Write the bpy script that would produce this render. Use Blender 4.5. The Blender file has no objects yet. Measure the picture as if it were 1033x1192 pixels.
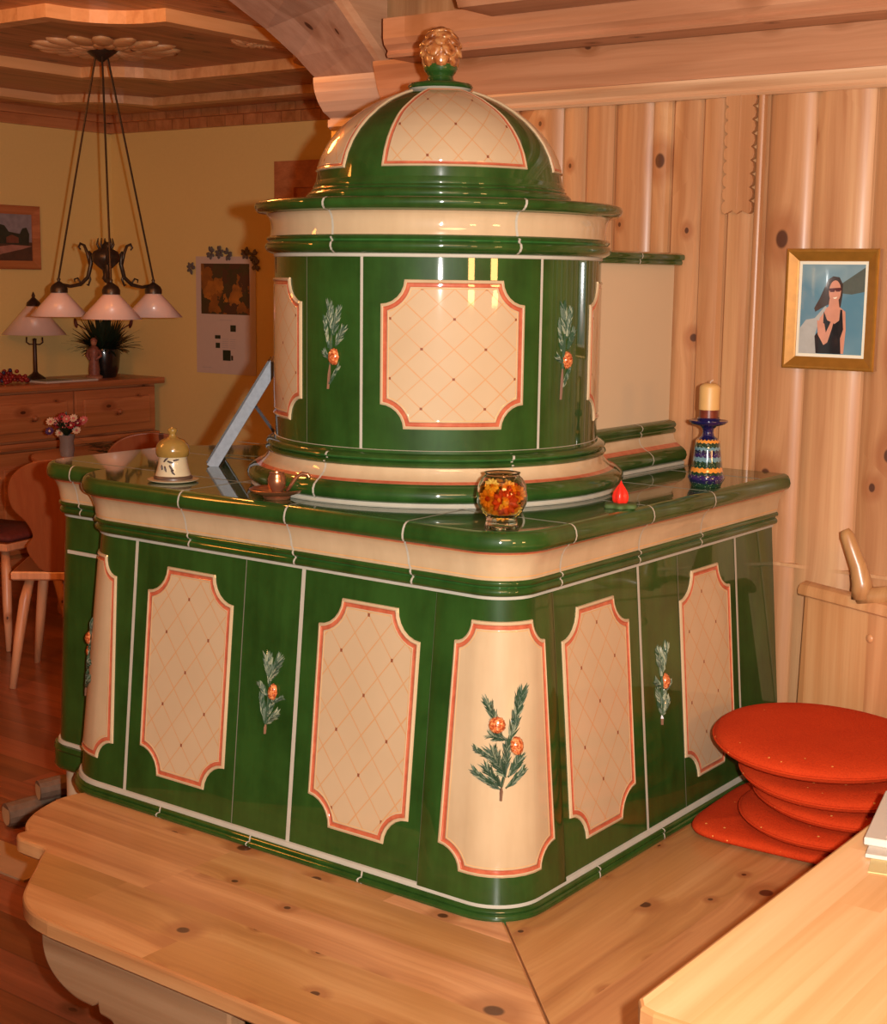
import bpy, math, random
from mathutils import Vector, Matrix
random.seed(7)
PI = math.pi
SC = bpy.context.scene
COL = SC.collection

# ---------------------------------------------------------------- camera
CAM_YAW, CAM_PITCH, CAM_ROLL, CAM_F = .638548, .155988, .013842, 1738.84
cp, sp = math.cos(CAM_PITCH), math.sin(CAM_PITCH)
cd = Vector((-math.sin(CAM_YAW)*cp, math.cos(CAM_YAW)*cp, -sp))
cr0 = Vector((math.cos(CAM_YAW), math.sin(CAM_YAW), 0)); cu0 = cr0.cross(cd)
cr = cr0*math.cos(CAM_ROLL)+cu0*math.sin(CAM_ROLL); cu = -cr0*math.sin(CAM_ROLL)+cu0*math.cos(CAM_ROLL)
cam = bpy.data.cameras.new('camera'); cam_o = bpy.data.objects.new('camera', cam); COL.objects.link(cam_o)
cam_o.matrix_world = Matrix(((cr.x, cu.x, -cd.x, 0), (cr.y, cu.y, -cd.y, 0), (cr.z, cu.z, -cd.z, 1.6), (0, 0, 0, 1)))
cam.sensor_fit = 'VERTICAL'; cam.sensor_height = 36; cam.lens = CAM_F/1192*36; cam.clip_start = .02
SC.camera = cam_o
SC.view_settings.view_transform = 'Standard'; SC.view_settings.look = 'None'
SC.view_settings.gamma = 1; SC.view_settings.use_curve_mapping = False
SC.view_settings.exposure = 0.0

# ---------------------------------------------------------------- light
w = bpy.data.worlds.new('world'); SC.world = w; w.use_nodes = True
w.node_tree.nodes['Background'].inputs[0].default_value = (1, .6, .35, 1)
w.node_tree.nodes['Background'].inputs[1].default_value = .05
def light(name, kind, loc, power, color, **k):
    l = bpy.data.lights.new(name, kind); l.energy = power; l.color = color
    o = bpy.data.objects.new(name, l); COL.objects.link(o); o.location = loc
    for a, v in k.items():
        if a == 'aim': o.rotation_euler = (Vector(v)-Vector(loc)).to_track_quat('-Z', 'Y').to_euler()
        else: setattr(l, a, v)
    return o
fl = Vector((0, 0, 1.6)) + cr*.085 + cu*.02 + cd*.03
light('camera_flash', 'SPOT', fl, 400, (1, .95, .90), aim=fl+cd*3+cu*.35-cr*.0, spot_size=math.radians(78), spot_blend=.8, shadow_soft_size=.014)
light('warm_fill_dining', 'AREA', (.2, .5, 2.3), 34, (1, .5, .2), aim=(.1, .6, 0), shape='DISK', size=.9)  # soft overhead fill added out of view for the warm ambient light
light('wall_lamp_a', 'AREA', (1.74, .33, 1.63), 10, (1, .5, .16), aim=(-1.7, 2.4, 1.5), size=.3)
light('wall_lamp_b', 'AREA', (1.74, 1.5, 1.63), 10, (1, .5, .16), aim=(-1.7, 2.4, 1.5), size=.3)
light('parlour_lamp_a', 'AREA', (-3.7, 1.2, 2.4), 40, (1, .30, .05), aim=(-5.4, 4.0, .8), shape='DISK', size=.8)
light('parlour_lamp_b', 'POINT', (-3.35, 2.86, 2.40), 24, (1, .34, .07), shadow_soft_size=.12)

# ---------------------------------------------------------------- materials
MATS = {}
class NT:
    def __init__(s, name):
        s.m = bpy.data.materials.new(name); s.m.use_nodes = True; s.t = s.m.node_tree
        s.b = s.t.nodes['Principled BSDF']; MATS[name] = s.m
    def n(s, typ, **k):
        o = s.t.nodes.new(typ)
        for a, v in k.items():
            if a.startswith('i_'): 
                key = a[2:]; key = int(key) if key.isdigit() else key.replace('_', ' ')
                s.put(o.inputs[key], v)
            else: setattr(o, a, v)
        return o
    def put(s, inp, v):
        if isinstance(v, bpy.types.NodeSocket): s.t.links.new(v, inp)
        elif isinstance(v, bpy.types.Node): s.t.links.new(v.outputs[0], inp)
        else: inp.default_value = v
    def math(s, op, a, b=0, c=0):
        o = s.n('ShaderNodeMath', operation=op); s.put(o.inputs[0], a); s.put(o.inputs[1], b)
        if len(o.inputs) > 2: s.put(o.inputs[2], c)
        return o.outputs[0]
    def mix(s, f, a, b, mode='MIX'):
        o = s.n('ShaderNodeMix', data_type='RGBA', blend_type=mode)
        s.put(o.inputs[0], f); s.put(o.inputs[6], a); s.put(o.inputs[7], b); return o.outputs[2]
    def ramp(s, f, stops, interp='LINEAR'):
        o = s.n('ShaderNodeValToRGB'); s.put(o.inputs[0], f); e = o.color_ramp.elements; o.color_ramp.interpolation = interp
        while len(e) < len(stops): e.new(.5)
        for el, (p, c) in zip(e, stops): el.position = p; el.color = c if len(c) == 4 else (*c, 1)
        return o.outputs[0]
    def coord(s, kind='Object'):
        return s.n('ShaderNodeTexCoord').outputs[kind]
    def sep(s, v):
        o = s.n('ShaderNodeSeparateXYZ'); s.put(o.inputs[0], v); return o.outputs
    def comb(s, x, y, z):
        o = s.n('ShaderNodeCombineXYZ'); s.put(o.inputs[0], x); s.put(o.inputs[1], y); s.put(o.inputs[2], z); return o.outputs[0]
    def noise(s, v, scale, detail=3, rough=.5, dist=0):
        o = s.n('ShaderNodeTexNoise'); s.put(o.inputs['Vector'], v); o.inputs['Scale'].default_value = scale
        o.inputs['Detail'].default_value = detail; o.inputs['Roughness'].default_value = rough; o.inputs['Distortion'].default_value = dist
        return o.outputs[0]
    def bump(s, h, st=.2, d=.01):
        o = s.n('ShaderNodeBump'); s.put(o.inputs['Height'], h); o.inputs['Strength'].default_value = st; o.inputs['Distance'].default_value = d
        s.t.links.new(o.outputs[0], s.b.inputs['Normal'])
    def fin(s, col=None, rough=None, spec=None, metal=None, coat=None, crough=.05):
        if col is not None: s.put(s.b.inputs['Base Color'], (*col, 1) if isinstance(col, tuple) and len(col) == 3 else col)
        if rough is not None: s.put(s.b.inputs['Roughness'], rough)
        if spec is not None: s.b.inputs['Specular IOR Level'].default_value = spec
        if metal is not None: s.b.inputs['Metallic'].default_value = metal
        if coat is not None: s.b.inputs['Coat Weight'].default_value = coat; s.b.inputs['Coat Roughness'].default_value = crough
        return s.m

def plain(name, col, rough=.5, metal=0, coat=0, var=.12, scale=30, spec=.5, bump=0):
    t = NT(name); v = t.coord()
    f = t.noise(v, scale, 4)
    c = t.mix(f, (*[x*(1-var) for x in col], 1), (*[min(1, x*(1+var)) for x in col], 1))
    if bump: t.bump(f, bump, .004)
    return t.fin(c, rough, spec, metal, coat)

def wood(name, along, across, width, light_c, mid_c, dark_c, knots=.5, rough=.42, ksx=2.6, ksy=5.5, tone=.25, coat=0.15, off=0., stave=0., groove=.0, grain=1., kdark=(.06, .016, .006)):
    t = NT(name); v = t.coord(); s = t.sep(v); ax = {'x': 0, 'y': 1, 'z': 2}
    third = [c for c in 'xyz' if c not in (along, across)][0]
    a, b, c = s[ax[along]], s[ax[across]], s[ax[third]]
    bb = t.math('DIVIDE', t.math('ADD', b, off), width)
    k = t.math('FLOOR', bb)
    if stave:
        wn0 = t.n('ShaderNodeTexWhiteNoise', noise_dimensions='1D', i_W=k).outputs[0]
        k2 = t.math('FLOOR', t.math('DIVIDE', t.math('ADD', a, t.math('MULTIPLY', wn0, 3)), stave))
        k = t.math('ADD', k, t.math('MULTIPLY', k2, 17.37))
    rnd = t.n('ShaderNodeTexWhiteNoise', noise_dimensions='1D', i_W=k).outputs[0]
    sh = t.math('MULTIPLY', rnd, 31.7)
    kv = t.comb(t.math('ADD', t.math('MULTIPLY', a, ksx), sh), t.math('ADD', t.math('MULTIPLY', b, ksy), sh), t.math('MULTIPLY', c, 1.5))
    vo = t.n('ShaderNodeTexVoronoi', voronoi_dimensions='2D', feature='F1', i_Vector=kv, i_Scale=1., i_Randomness=.9)
    dist, vcol = vo.outputs['Distance'], vo.outputs['Color']
    vs = t.n('ShaderNodeSeparateColor', i_0=vcol).outputs
    has = t.math('LESS_THAN', vs[0], knots)
    size = t.math('MULTIPLY_ADD', t.math('MULTIPLY', vs[1], vs[1]), .085, .030)
    rel = t.math('DIVIDE', dist, size)
    swirl = t.math('MULTIPLY', t.math('POWER', 2.718, t.math('MULTIPLY', rel, -.45)), has)
    gv = t.comb(t.math('ADD', t.math('MULTIPLY', a, .9*grain), sh), t.math('ADD', t.math('MULTIPLY', t.math('ADD', b, t.math('MULTIPLY', swirl, .05)), 16*grain), sh), t.math('MULTIPLY', c, 9*grain))
    g = t.noise(gv, 1., 3, .5, .7)
    gv2 = t.comb(t.math('MULTIPLY', a, 3), t.math('MULTIPLY', t.math('ADD', b, t.math('MULTIPLY', swirl, .03)), 110), t.math('MULTIPLY', c, 60))
    g2 = t.noise(gv2, 1., 4, .6, .3)
    gg = t.math('ADD', t.math('MULTIPLY', g, .75), t.math('MULTIPLY', g2, .25))
    col = t.ramp(gg, [(.30, light_c), (.47, mid_c), (.66, tuple(x*.35+y*.65 for x, y in zip(mid_c, dark_c)))])
    tn = t.math('MULTIPLY_ADD', rnd, tone, 1-tone*.5)
    tcol = t.comb(tn, tn, t.math('MULTIPLY', tn, tn))
    col = t.mix(1., col, tcol, 'MULTIPLY')
    halo = t.math('MULTIPLY', t.math('MINIMUM', t.math('MAXIMUM', t.math('SUBTRACT', 1.5, t.math('MULTIPLY', rel, .42)), 0), .7), has)
    col = t.mix(halo, col, (*dark_c, 1))
    core = t.math('MULTIPLY', t.math('MINIMUM', t.math('MAXIMUM', t.math('MULTIPLY', t.math('SUBTRACT', 1.0, rel), 3.5), 0), .9), has)
    col = t.mix(core, col, (*kdark, 1))
    if groove:
        fr = t.math('FRACT', bb); e = t.math('MINIMUM', fr, t.math('SUBTRACT', 1, fr))
        gl = t.math('LESS_THAN', e, groove/width)
        col = t.mix(t.math('MULTIPLY', gl, .45), col, (*kdark, 1))
    t.bump(g2, .08, .003)
    return t.fin(col, rough, .5, 0, coat, .25)

def tile(name, c1, c2, rough=.035, coat=1., scale=9):
    t = NT(name); v = t.coord(); s = t.sep(v)
    n1 = t.noise(v, scale, 4, .6); vv = t.comb(t.math('MULTIPLY', s[0], 30), t.math('MULTIPLY', s[1], 30), t.math('MULTIPLY', s[2], 4))
    n2 = t.noise(vv, 1., 3, .6); f = t.math('ADD', t.math('MULTIPLY', n1, .6), t.math('MULTIPLY', n2, .4))
    c = t.ramp(f, [(.35, c1), (.62, c2)])
    t.bump(t.math('ADD', t.noise(v, 11, 2), t.math('MULTIPLY', n2, .5)), .05, .012)
    t.b.inputs['Coat IOR'].default_value = 1.55
    return t.fin(c, .45, .15, 0, coat, rough)

G = tile('green_glaze', (.012, .044, .006), (.024, .080, .012))
tile('green_glaze_light', (.020, .095, .018), (.040, .15, .03), scale=20)
tile('cream_glaze', (.50, .36, .205), (.58, .43, .255), scale=5)
tile('red_glaze', (.42, .085, .04), (.56, .15, .07), scale=60)
tile('ochre_glaze', (.62, .33, .12), (.72, .42, .18), scale=40)
plain('grout', (.46, .43, .34), .7)
plain('grout_dark', (.18, .17, .12), .7)
plain('plaster_cream', (.62, .46, .28), .8, var=.04, scale=4)

def lattice_mat():
    t = NT('lattice_glaze'); uv = t.n('ShaderNodeUVMap').outputs[0]; s = t.sep(uv)
    u, v = t.math('DIVIDE', s[0], .0625), t.math('DIVIDE', s[1], .0775)
    p, q = t.math('ADD', u, v), t.math('SUBTRACT', u, v)
    def line(x):
        f = t.math('FRACT', x); return t.math('MINIMUM', f, t.math('SUBTRACT', 1, f))
    lp, lq = line(p), line(q)
    nz = t.noise(uv, 14, 2)
    ln = t.math('LESS_THAN', t.math('MINIMUM', lp, lq), t.math('MULTIPLY_ADD', nz, .036, .006))
    base = t.mix(t.noise(t.coord(), 6, 3), (.50, .355, .205, 1), (.60, .44, .265, 1))
    c = t.mix(t.math('MULTIPLY', ln, .6), base, (.58, .25, .07, 1))
    # small dark diamonds on every second crossing
    ev = lambda x: t.math('LESS_THAN', line(t.math('MULTIPLY', t.math('ROUND', x), .5)), .25)
    near = t.math('LESS_THAN', t.math('ADD', lp, lq), .085)
    par = t.math('MULTIPLY', near, t.math('MULTIPLY', ev(p), ev(q)))
    c = t.mix(t.math('MULTIPLY', par, .9), c, (.22, .05, .02, 1))
    t.bump(t.noise(t.coord(), 30, 2), .03, .01)
    return t.fin(c, .5, .15, 0, 1., .04)
lattice_mat()

PL, PM, PD = (.72, .385, .165), (.60, .285, .105), (.36, .13, .04)
wood('pine_bench_x', 'x', 'y', .118, PL, PM, PD, .72, .38, 4.6, 5.5, .42, coat=.2, off=.03, stave=1.3)
wood('pine_bench_y', 'y', 'x', .118, PL, PM, PD, .66, .38, 4.6, 5.5, .30, coat=.2)
wood('pine_edge', 'x', 'z', 2., PL, PM, PD, .5, .45, 4, 8, .1)
wood('pine_table', 'y', 'x', .062, (.90, .60, .31), (.86, .53, .25), (.70, .36, .13), .12, .35, 3.6, 4.0, .12, coat=.3, stave=.7)
wood('pine_wall', 'z', 'x', .9, (.66, .35, .18), (.54, .26, .12), (.34, .12, .04), .75, .5, 4.6, 6.5, .24, coat=.18, off=.27)
wood('pine_wall_b', 'z', 'x', .9, (.72, .42, .22), (.60, .31, .15), (.36, .13, .045), .60, .5, 4.6, 6.5, .24, coat=.18, off=.6)
wood('pine_ceiling', 'x', 'y', .16, (.62, .33, .17), (.50, .235, .11), (.30, .11, .04), .8, .45, 4.6, 6, .25, groove=.003)
wood('pine_fascia', 'x', 'z', .4, (.60, .31, .165), (.50, .235, .115), (.30, .11, .04), .85, .45, 4.6, 7, .2)
wood('pine_trim', 'x', 'z', .4, (.76, .50, .30), (.70, .43, .24), (.46, .2, .08), .05, .4, 3, 8, .1)
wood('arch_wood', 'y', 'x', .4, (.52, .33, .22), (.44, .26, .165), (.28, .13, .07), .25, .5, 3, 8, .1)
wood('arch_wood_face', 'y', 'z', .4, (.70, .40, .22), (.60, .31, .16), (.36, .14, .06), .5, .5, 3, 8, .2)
wood('corbel_wood', 'x', 'z', 1., (.56, .42, .30), (.50, .36, .25), (.34, .2, .12), .05, .5, 3, 8, .1)
wood('parlour_ceiling', 'y', 'x', .14, (.60, .28, .11), (.50, .21, .075), (.30, .10, .03), .5, .45, 3, 7, .3, groove=.003)
wood('parlour_mould', 'y', 'x', .4, (.80, .50, .25), (.72, .42, .19), (.5, .22, .08), .1, .45, 3, 7, .1)
wood('furniture_wood', 'y', 'z', .21, (.62, .25, .10), (.52, .19, .07), (.30, .085, .03), .35, .4, 4, 8, .3)
wood('chair_wood', 'z', 'x', .5, (.30, .085, .024), (.25, .065, .018), (.30, .1, .03), .15, .4, 4, 8, .1)
wood('chair_leg_wood', 'z', 'x', .5, (.78, .42, .24), (.70, .35, .18), (.4, .15, .06), .1, .4, 4, 8, .1)
wood('bracket_wood', 'x', 'z', .5, (.50, .31, .17), (.42, .24, .12), (.28, .12, .05), .3, .45, 3, 5, .1)
wood('seatback_wood', 'z', 'x', .17, (.76, .42, .20), (.66, .32, .135), (.42, .17, .06), .2, .38, 4, 6, .22, coat=.25, off=.05)
wood('floor_wood', 'x', 'y', .13, (.34, .115, .04), (.26, .08, .027), (.12, .035, .012), .12, .3, 3, 6, .55, coat=.5, stave=.9, groove=.0025)
wood('branch_wood', 'z', 'x', .5, (.62, .36, .15), (.50, .26, .10), (.26, .1, .03), .3, .4, 6, 10, .1, coat=.5)
plain('yellow_plaster', (.86, .66, .25), .85, var=.03, scale=60, bump=.05)
plain('yellow_plaster_near', (.66, .48, .26), .85, var=.03, scale=60)

# ---------------------------------------------------------------- mesh helper
class MB:
    def __init__(s): s.v = []; s.f = []; s.m = []; s.uv = {}
    def face(s, idx, m=0, uv=None):
        if uv: s.uv[len(s.f)] = uv
        s.f.append(tuple(idx)); s.m.append(m)
    def add(s, pts): 
        i = len(s.v); s.v.extend([tuple(p) for p in pts]); return i
    def box(s, a, b, m=0, bev=0):
        x0, y0, z0 = a; x1, y1, z1 = b
        if bev:
            e = min(bev, (x1-x0)*.45, (y1-y0)*.45, (z1-z0)*.45)
            # chamfered box: three shells of eight corners
            P = {}
            for ix, (X, sx) in enumerate(((x0, 1), (x1, -1))):
                for iy, (Y, sy) in enumerate(((y0, 1), (y1, -1))):
                    for iz, (Z, sz) in enumerate(((z0, 1), (z1, -1))):
                        P[ix, iy, iz, 0] = s.add([(X, Y+sy*e, Z+sz*e)]); P[ix, iy, iz, 1] = s.add([(X+sx*e, Y, Z+sz*e)]); P[ix, iy, iz, 2] = s.add([(X+sx*e, Y+sy*e, Z)])
            for i in (0, 1):
                q = [P[i, 0, 0, 0], P[i, 0, 1, 0], P[i, 1, 1, 0], P[i, 1, 0, 0]]; s.face(q if i == 0 else q[::-1], m)
                q = [P[0, i, 0, 1], P[1, i, 0, 1], P[1, i, 1, 1], P[0, i, 1, 1]]; s.face(q if i == 0 else q[::-1], m)
                q = [P[0, 0, i, 2], P[0, 1, i, 2], P[1, 1, i, 2], P[1, 0, i, 2]]; s.face(q if i == 0 else q[::-1], m)
            for i in (0, 1):
                for j in (0, 1):
                    q = [P[i, j, 0, 0], P[i, j, 0, 1], P[i, j, 1, 1], P[i, j, 1, 0]]; s.face(q if (i+j) % 2 else q[::-1], m)
                    q = [P[i, 0, j, 0], P[i, 0, j, 2], P[i, 1, j, 2], P[i, 1, j, 0]]; s.face(q if (i+j) % 2 == 0 else q[::-1], m)
                    q = [P[0, i, j, 1], P[0, i, j, 2], P[1, i, j, 2], P[1, i, j, 1]]; s.face(q if (i+j) % 2 else q[::-1], m)
            for i in (0, 1):
                for j in (0, 1):
                    for k in (0, 1):
                        q = [P[i, j, k, 0], P[i, j, k, 1], P[i, j, k, 2]]; s.face(q if (i+j+k) % 2 else q[::-1], m)
            return
        i = s.add([(x0, y0, z0), (x1, y0, z0), (x1, y1, z0), (x0, y1, z0), (x0, y0, z1), (x1, y0, z1), (x1, y1, z1), (x0, y1, z1)])
        for q in ((0, 3, 2, 1), (4, 5, 6, 7), (0, 1, 5, 4), (1, 2, 6, 5), (2, 3, 7, 6), (3, 0, 4, 7)): s.face([i+k for k in q], m)
    def grid(s, rows, m=0, close=False, mats=None, flip=False):
        n = len(rows[0]); i = s.add([p for r in rows for p in r])
        for a in range(len(rows)-1):
            for b in range(n if close else n-1):
                c = (b+1) % n; q = [i+a*n+b, i+a*n+c, i+(a+1)*n+c, i+(a+1)*n+b]
                s.face(q[::-1] if flip else q, mats[a] if mats else m)
        return i
    def lathe(s, prof, c=(0, 0, 0), seg=48, m=0, mats=None, cap0=False, cap1=False, M=None):
        rows = []
        for r, z in prof:
            row = [Vector((r*math.cos(2*PI*k/seg), r*math.sin(2*PI*k/seg), z)) for k in range(seg)]
            rows.append([(M @ p if M else p)+Vector(c) for p in row])
        i = s.grid(rows, m, True, mats)
        if cap0: s.face([i+k for k in range(seg)][::-1], mats[0] if mats else m)
        if cap1: s.face([i+(len(prof)-1)*seg+k for k in range(seg)], mats[-1] if mats else m)
    def tube(s, path, rad, seg=8, m=0, caps=True, flat=1.):
        path = [Vector(p) for p in path]; n = len(path)
        if not isinstance(rad, (list, tuple)): rad = [rad]*n
        rows = []; up = Vector((0, 0, 1)); prev = None
        for k, p in enumerate(path):
            d = (path[min(k+1, n-1)]-path[max(k-1, 0)]).normalized()
            if prev is None: a = d.cross(up) if abs(d.z) < .95 else d.cross(Vector((1, 0, 0)))
            else: a = prev-d*prev.dot(d)
            a.normalize(); prev = a; b = d.cross(a)
            rows.append([p+(a*math.cos(2*PI*q/seg)+b*math.sin(2*PI*q/seg)*flat)*rad[k] for q in range(seg)])
        i = s.grid(rows, m, True, flip=False)
        if caps: s.face([i+k for k in range(seg)][::-1], m); s.face([i+(n-1)*seg+k for k in range(seg)], m)
    def prism(s, poly, f0, f1, m=0, side=None):
        # poly: list of 2-D points; f0, f1 map a 2-D point to the two end positions
        a = s.add([f0(*p) for p in poly]); b = s.add([f1(*p) for p in poly]); n = len(poly)
        s.face([a+k for k in range(n)][::-1], m); s.face([b+k for k in range(n)], m)
        for k in range(n):
            c = (k+1) % n; s.face([a+k, a+c, b+c, b+k], m if side is None else side)
    def ellipsoid(s, c, r, seg=12, rings=8, m=0, fn=None, M=None):
        rows = []
        for j in range(rings+1):
            t = -PI/2+PI*j/rings; row = []
            for k in range(seg):
                a = 2*PI*k/seg; q = Vector((r[0]*math.cos(t)*math.cos(a), r[1]*math.cos(t)*math.sin(a), r[2]*math.sin(t)))
                if fn: q = fn(q, a, t)
                row.append((M @ q if M else q)+Vector(c))
            rows.append(row)
        s.grid(rows, m, True)
    def build(s, name, mats, parent=None, smooth=False, bevel=0, origin=None, sharp=None):
        me = bpy.data.meshes.new(name)
        O = Vector(origin) if origin is not None else (Vector((0, 0, 0)))
        me.from_pydata([tuple(Vector(p)-O) for p in s.v], [], s.f)
        if isinstance(mats, str): mats = [mats]
        for q in mats: me.materials.append(MATS[q])
        me.polygons.foreach_set('material_index', s.m)
        if s.uv:
            l = me.uv_layers.new(name='UVMap')
            for fi, uvs in s.uv.items():
                for li, u in zip(me.polygons[fi].loop_indices, uvs): l.data[li].uv = u
        me.validate(); me.update()
        import bmesh
        bm = bmesh.new(); bm.from_mesh(me); bmesh.ops.recalc_face_normals(bm, faces=bm.faces); bm.to_mesh(me); bm.free()
        if smooth:
            me.polygons.foreach_set('use_smooth', [True]*len(me.polygons))
            if sharp: me.set_sharp_from_angle(angle=math.radians(sharp))
        o = bpy.data.objects.new(name, me); COL.objects.link(o)
        if parent is not None:
            o.parent = parent
            o.location = O - parent.location if origin is not None else -Vector(parent.location)
        else: o.location = O
        if bevel:
            b = o.modifiers.new('bevel', 'BEVEL'); b.width = bevel; b.segments = 2; b.limit_method = 'ANGLE'
        return o

def thing(name, label, cat, loc=(0, 0, 0), group=None):
    o = bpy.data.objects.new(name, None); COL.objects.link(o); o.location = loc; o.empty_display_size = .05
    o['label'] = label; o['category'] = cat
    if group: o['group'] = group
    return o
def tag(o, label, cat, group=None, kind=None):
    o['label'] = label; o['category'] = cat
    if group: o['group'] = group
    if kind: o['kind'] = kind
    return o
def struct(o): o['kind'] = 'structure'; return o
def lerp(a, b, t): return a+(b-a)*t

# ================================================================ SETTING
WY = 3.27          # pine wall plane
SY = 3.258         # back of everything standing against it
m = MB(); m.box((-7.3, -2.6, -.1), (2.1, 6.4, 0)); struct(m.build('floor', 'floor_wood'))
# pine wall: flat backing and rounded vertical boards
m = MB(); m.box((-2.66, WY+.012, 0), (1.9, WY+.20, 2.6))
xs = [-2.64, -2.50, -2.36, -2.21, -2.073, -2.005, -1.925, -1.815, -1.766, -1.683, -1.616, -1.540, -1.518, -1.40, -1.262, -1.12, -.97, -.80, -.62, -.45, -.30, -.1, .1, .3, .5, .7, .9, 1.1, 1.3, 1.5, 1.7, 1.9]
for k in range(len(xs)-1):
    a, b = xs[k]+.0012, xs[k+1]-.0012; wd = b-a
    proud = .004 if k % 2 else 0.
    if wd < .04: proud = .009
    N = 8; row0, row1 = [], []
    for q in range(N+1):
        t = q/N; x = a+wd*t
        e = min(t, 1-t)*wd
        y = WY+.004-proud+(.010 if q in (0, N) else 0.) - .0045*math.sin(PI*t)
        row0.append((x, y, 0)); row1.append((x, y, 2.06))
    i = m.add(row0+row1)
    for q in range(N): m.face([i+q, i+q+1, i+N+2+q, i+N+1+q], 1 if k % 3 == 1 or wd < .04 else 0)
wl = m.build('wall_back', ['pine_wall', 'pine_wall_b'], smooth=True, sharp=40); struct(wl)
# carved ornament board under the cornice (scalloped strip)
m = MB(); poly = []
cxo, zt, zb = -1.579, 2.03, 1.785
for k in range(9):
    z = lerp(zt, zb, k/8); 
    for q in range(5):
        a = PI/2-PI*q/4; poly.append((cxo+.030+.009*math.cos(a), z-.015+.015*math.sin(a)))
for q in range(3): poly.append((cxo+.012-.012*q, zb-.022-(.008 if q == 1 else 0)))
for k in range(8, -1, -1):
    z = lerp(zt, zb, k/8)
    for q in range(5):
        a = -PI/2-PI*q/4; poly.append((cxo-.030+.009*math.cos(a), z-.015+.015*math.sin(a)))
m.prism(poly, lambda x, z: (x, WY-.012, z), lambda x, z: (x, WY+.006, z))
m.box((cxo-.0015, WY-.0135, zb-.02), (cxo+.0015, WY-.011, zt))
struct(m.build('trim_1', 'pine_wall', bevel=.003))
# wainscot rail line
m = MB(); m.box((-1.9, WY-.004, .936), (1.9, WY+.01, .944)); struct(m.build('trim_2', 'pine_wall_b'))
# crown moulding strip and fascia, stepped ceiling
m = MB(); prof = [(0, 2.022), (.010, 2.022), (.016, 2.028), (.012, 2.034), (.014, 2.040), (.026, 2.052), (.030, 2.058), (.030, 2.064), (0, 2.066)]
m.grid([[(x, WY-o, z) for o, z in prof] for x in (-2.64, 1.9)]); struct(m.build('trim_3', 'pine_trim'))
m = MB(); m.grid([[(x, WY-o, z) for o, z in ((.0, 2.06), (.022, 2.066), (.040, 2.10), (.060, 2.158), (.060, 2.17))] for x in (-2.64, 1.9)])
struct(m.build('trim_4', 'pine_fascia'))
def ceil_prof(name, pts, mat, x0):
    m = MB(); m.grid([[(x, y, z) for y, z in pts] for x in (x0, 1.9)]); i = m.add([(x0, y, z) for y, z in pts]+[(x0, WY+.05, pts[-1][1]), (x0, WY+.05, pts[0][1])]); m.face(range(i, i+len(pts)+2)); return struct(m.build(name, mat))
ceil_prof('trim_5', [(WY-.05, 2.155), (WY-.17, 2.155), (WY-.175, 2.162), (WY-.170, 2.172), (WY-.185, 2.185), (WY-.19, 2.20), (WY-.19, 2.25)], 'pine_ceiling', -2.50)
ceil_prof('trim_6', [(WY-.18, 2.225), (WY-.33, 2.225), (WY-.335, 2.235), (WY-.345, 2.25), (WY-.36, 2.27), (WY-.36, 2.36)], 'pine_fascia', -2.16)
m = MB(); m.box((-2.66, -2.6, 2.34), (2.1, WY+.1, 2.5)); struct(m.build('ceiling', 'pine_ceiling'))
# near room hidden walls (behind and beside the camera)
m = MB(); m.box((1.9, -2.6, 0), (2.1, WY+.2, 2.5)); struct(m.build('wall_right', 'yellow_plaster_near'))
m = MB(); m.box((-7.3, -2.8, 0), (2.1, -2.6, 2.6)); struct(m.build('wall_front', 'yellow_plaster_near'))
# parlour walls
m = MB(); m.box((-7.2, -2.6, 0), (-7.0, 6.28, 2.6)); struct(m.build('wall_left', 'yellow_plaster'))
m = MB(); m.box((-7.0, 6.08, 0), (-2.64, 6.28, 2.6)); struct(m.build('wall_far', 'yellow_plaster'))
m = MB(); m.box((-2.9, WY+.07, 0), (-2.64, 6.08, 2.6)); struct(m.build('wall_partition', 'yellow_plaster'))
m = MB(); m.box((-7.2, -2.6, 2.50), (-2.75, 6.28, 2.6)); struct(m.build('parlour_ceiling', 'parlour_ceiling'))
# crown strips of the parlour
m = MB(); m.box((-7.0, 6.045, 2.405), (-2.9, 6.08, 2.50)); m.box((-7.0, -2.6, 2.405), (-6.965, 6.08, 2.50))
m.box((-7.0, 6.0, 2.46), (-2.9, 6.08, 2.50)); m.box((-7.0, -2.6, 2.46), (-6.92, 6.08, 2.50)); struct(m.build('trim_7', 'parlour_ceiling'))
# door frame on the far wall behind the stove tower
m = MB(); m.box((-5.64, 6.03, 0), (-5.50, 6.09, 2.2)); m.box((-5.5, 6.03, 2.06), (-4.6, 6.09, 2.2)); m.box((-4.7, 6.03, 0), (-4.6, 6.09, 2.06))
m.box((-5.5, 6.055, 0), (-4.7, 6.08, 2.06)); struct(m.build('door_1', 'furniture_wood'))

# arch beam between the rooms, carried by a corbel
ys = [(3.27, 2.15, 2.15), (3.19, 2.198, 2.212), (3.07, 2.256, 2.305), (2.925, 2.312, 2.37), (2.7, 2.37, 2.40), (2.4, 2.40, 2.41), (1.5, 2.42, 2.42), (-2.6, 2.42, 2.42)]
m = MB()
A = [(-2.9, y, zl) for y, zl, zr in ys]; B = [(-2.655, y, min(zr, 2.335) if i < 8 else zr) for i, (y, zl, zr) in enumerate(ys)]
B2 = [(-2.64, y, z+.006) for (x, y, z) in B]; T1 = [(-2.64, y, 2.6) for y, a, b in ys]; T0 = [(-2.9, y, 2.6) for y, a, b in ys]
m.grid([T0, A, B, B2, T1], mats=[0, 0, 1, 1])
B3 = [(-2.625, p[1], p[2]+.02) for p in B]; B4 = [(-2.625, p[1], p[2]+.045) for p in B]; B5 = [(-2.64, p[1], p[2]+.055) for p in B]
m.grid([B2, B3, B4, B5], m=1)
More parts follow.
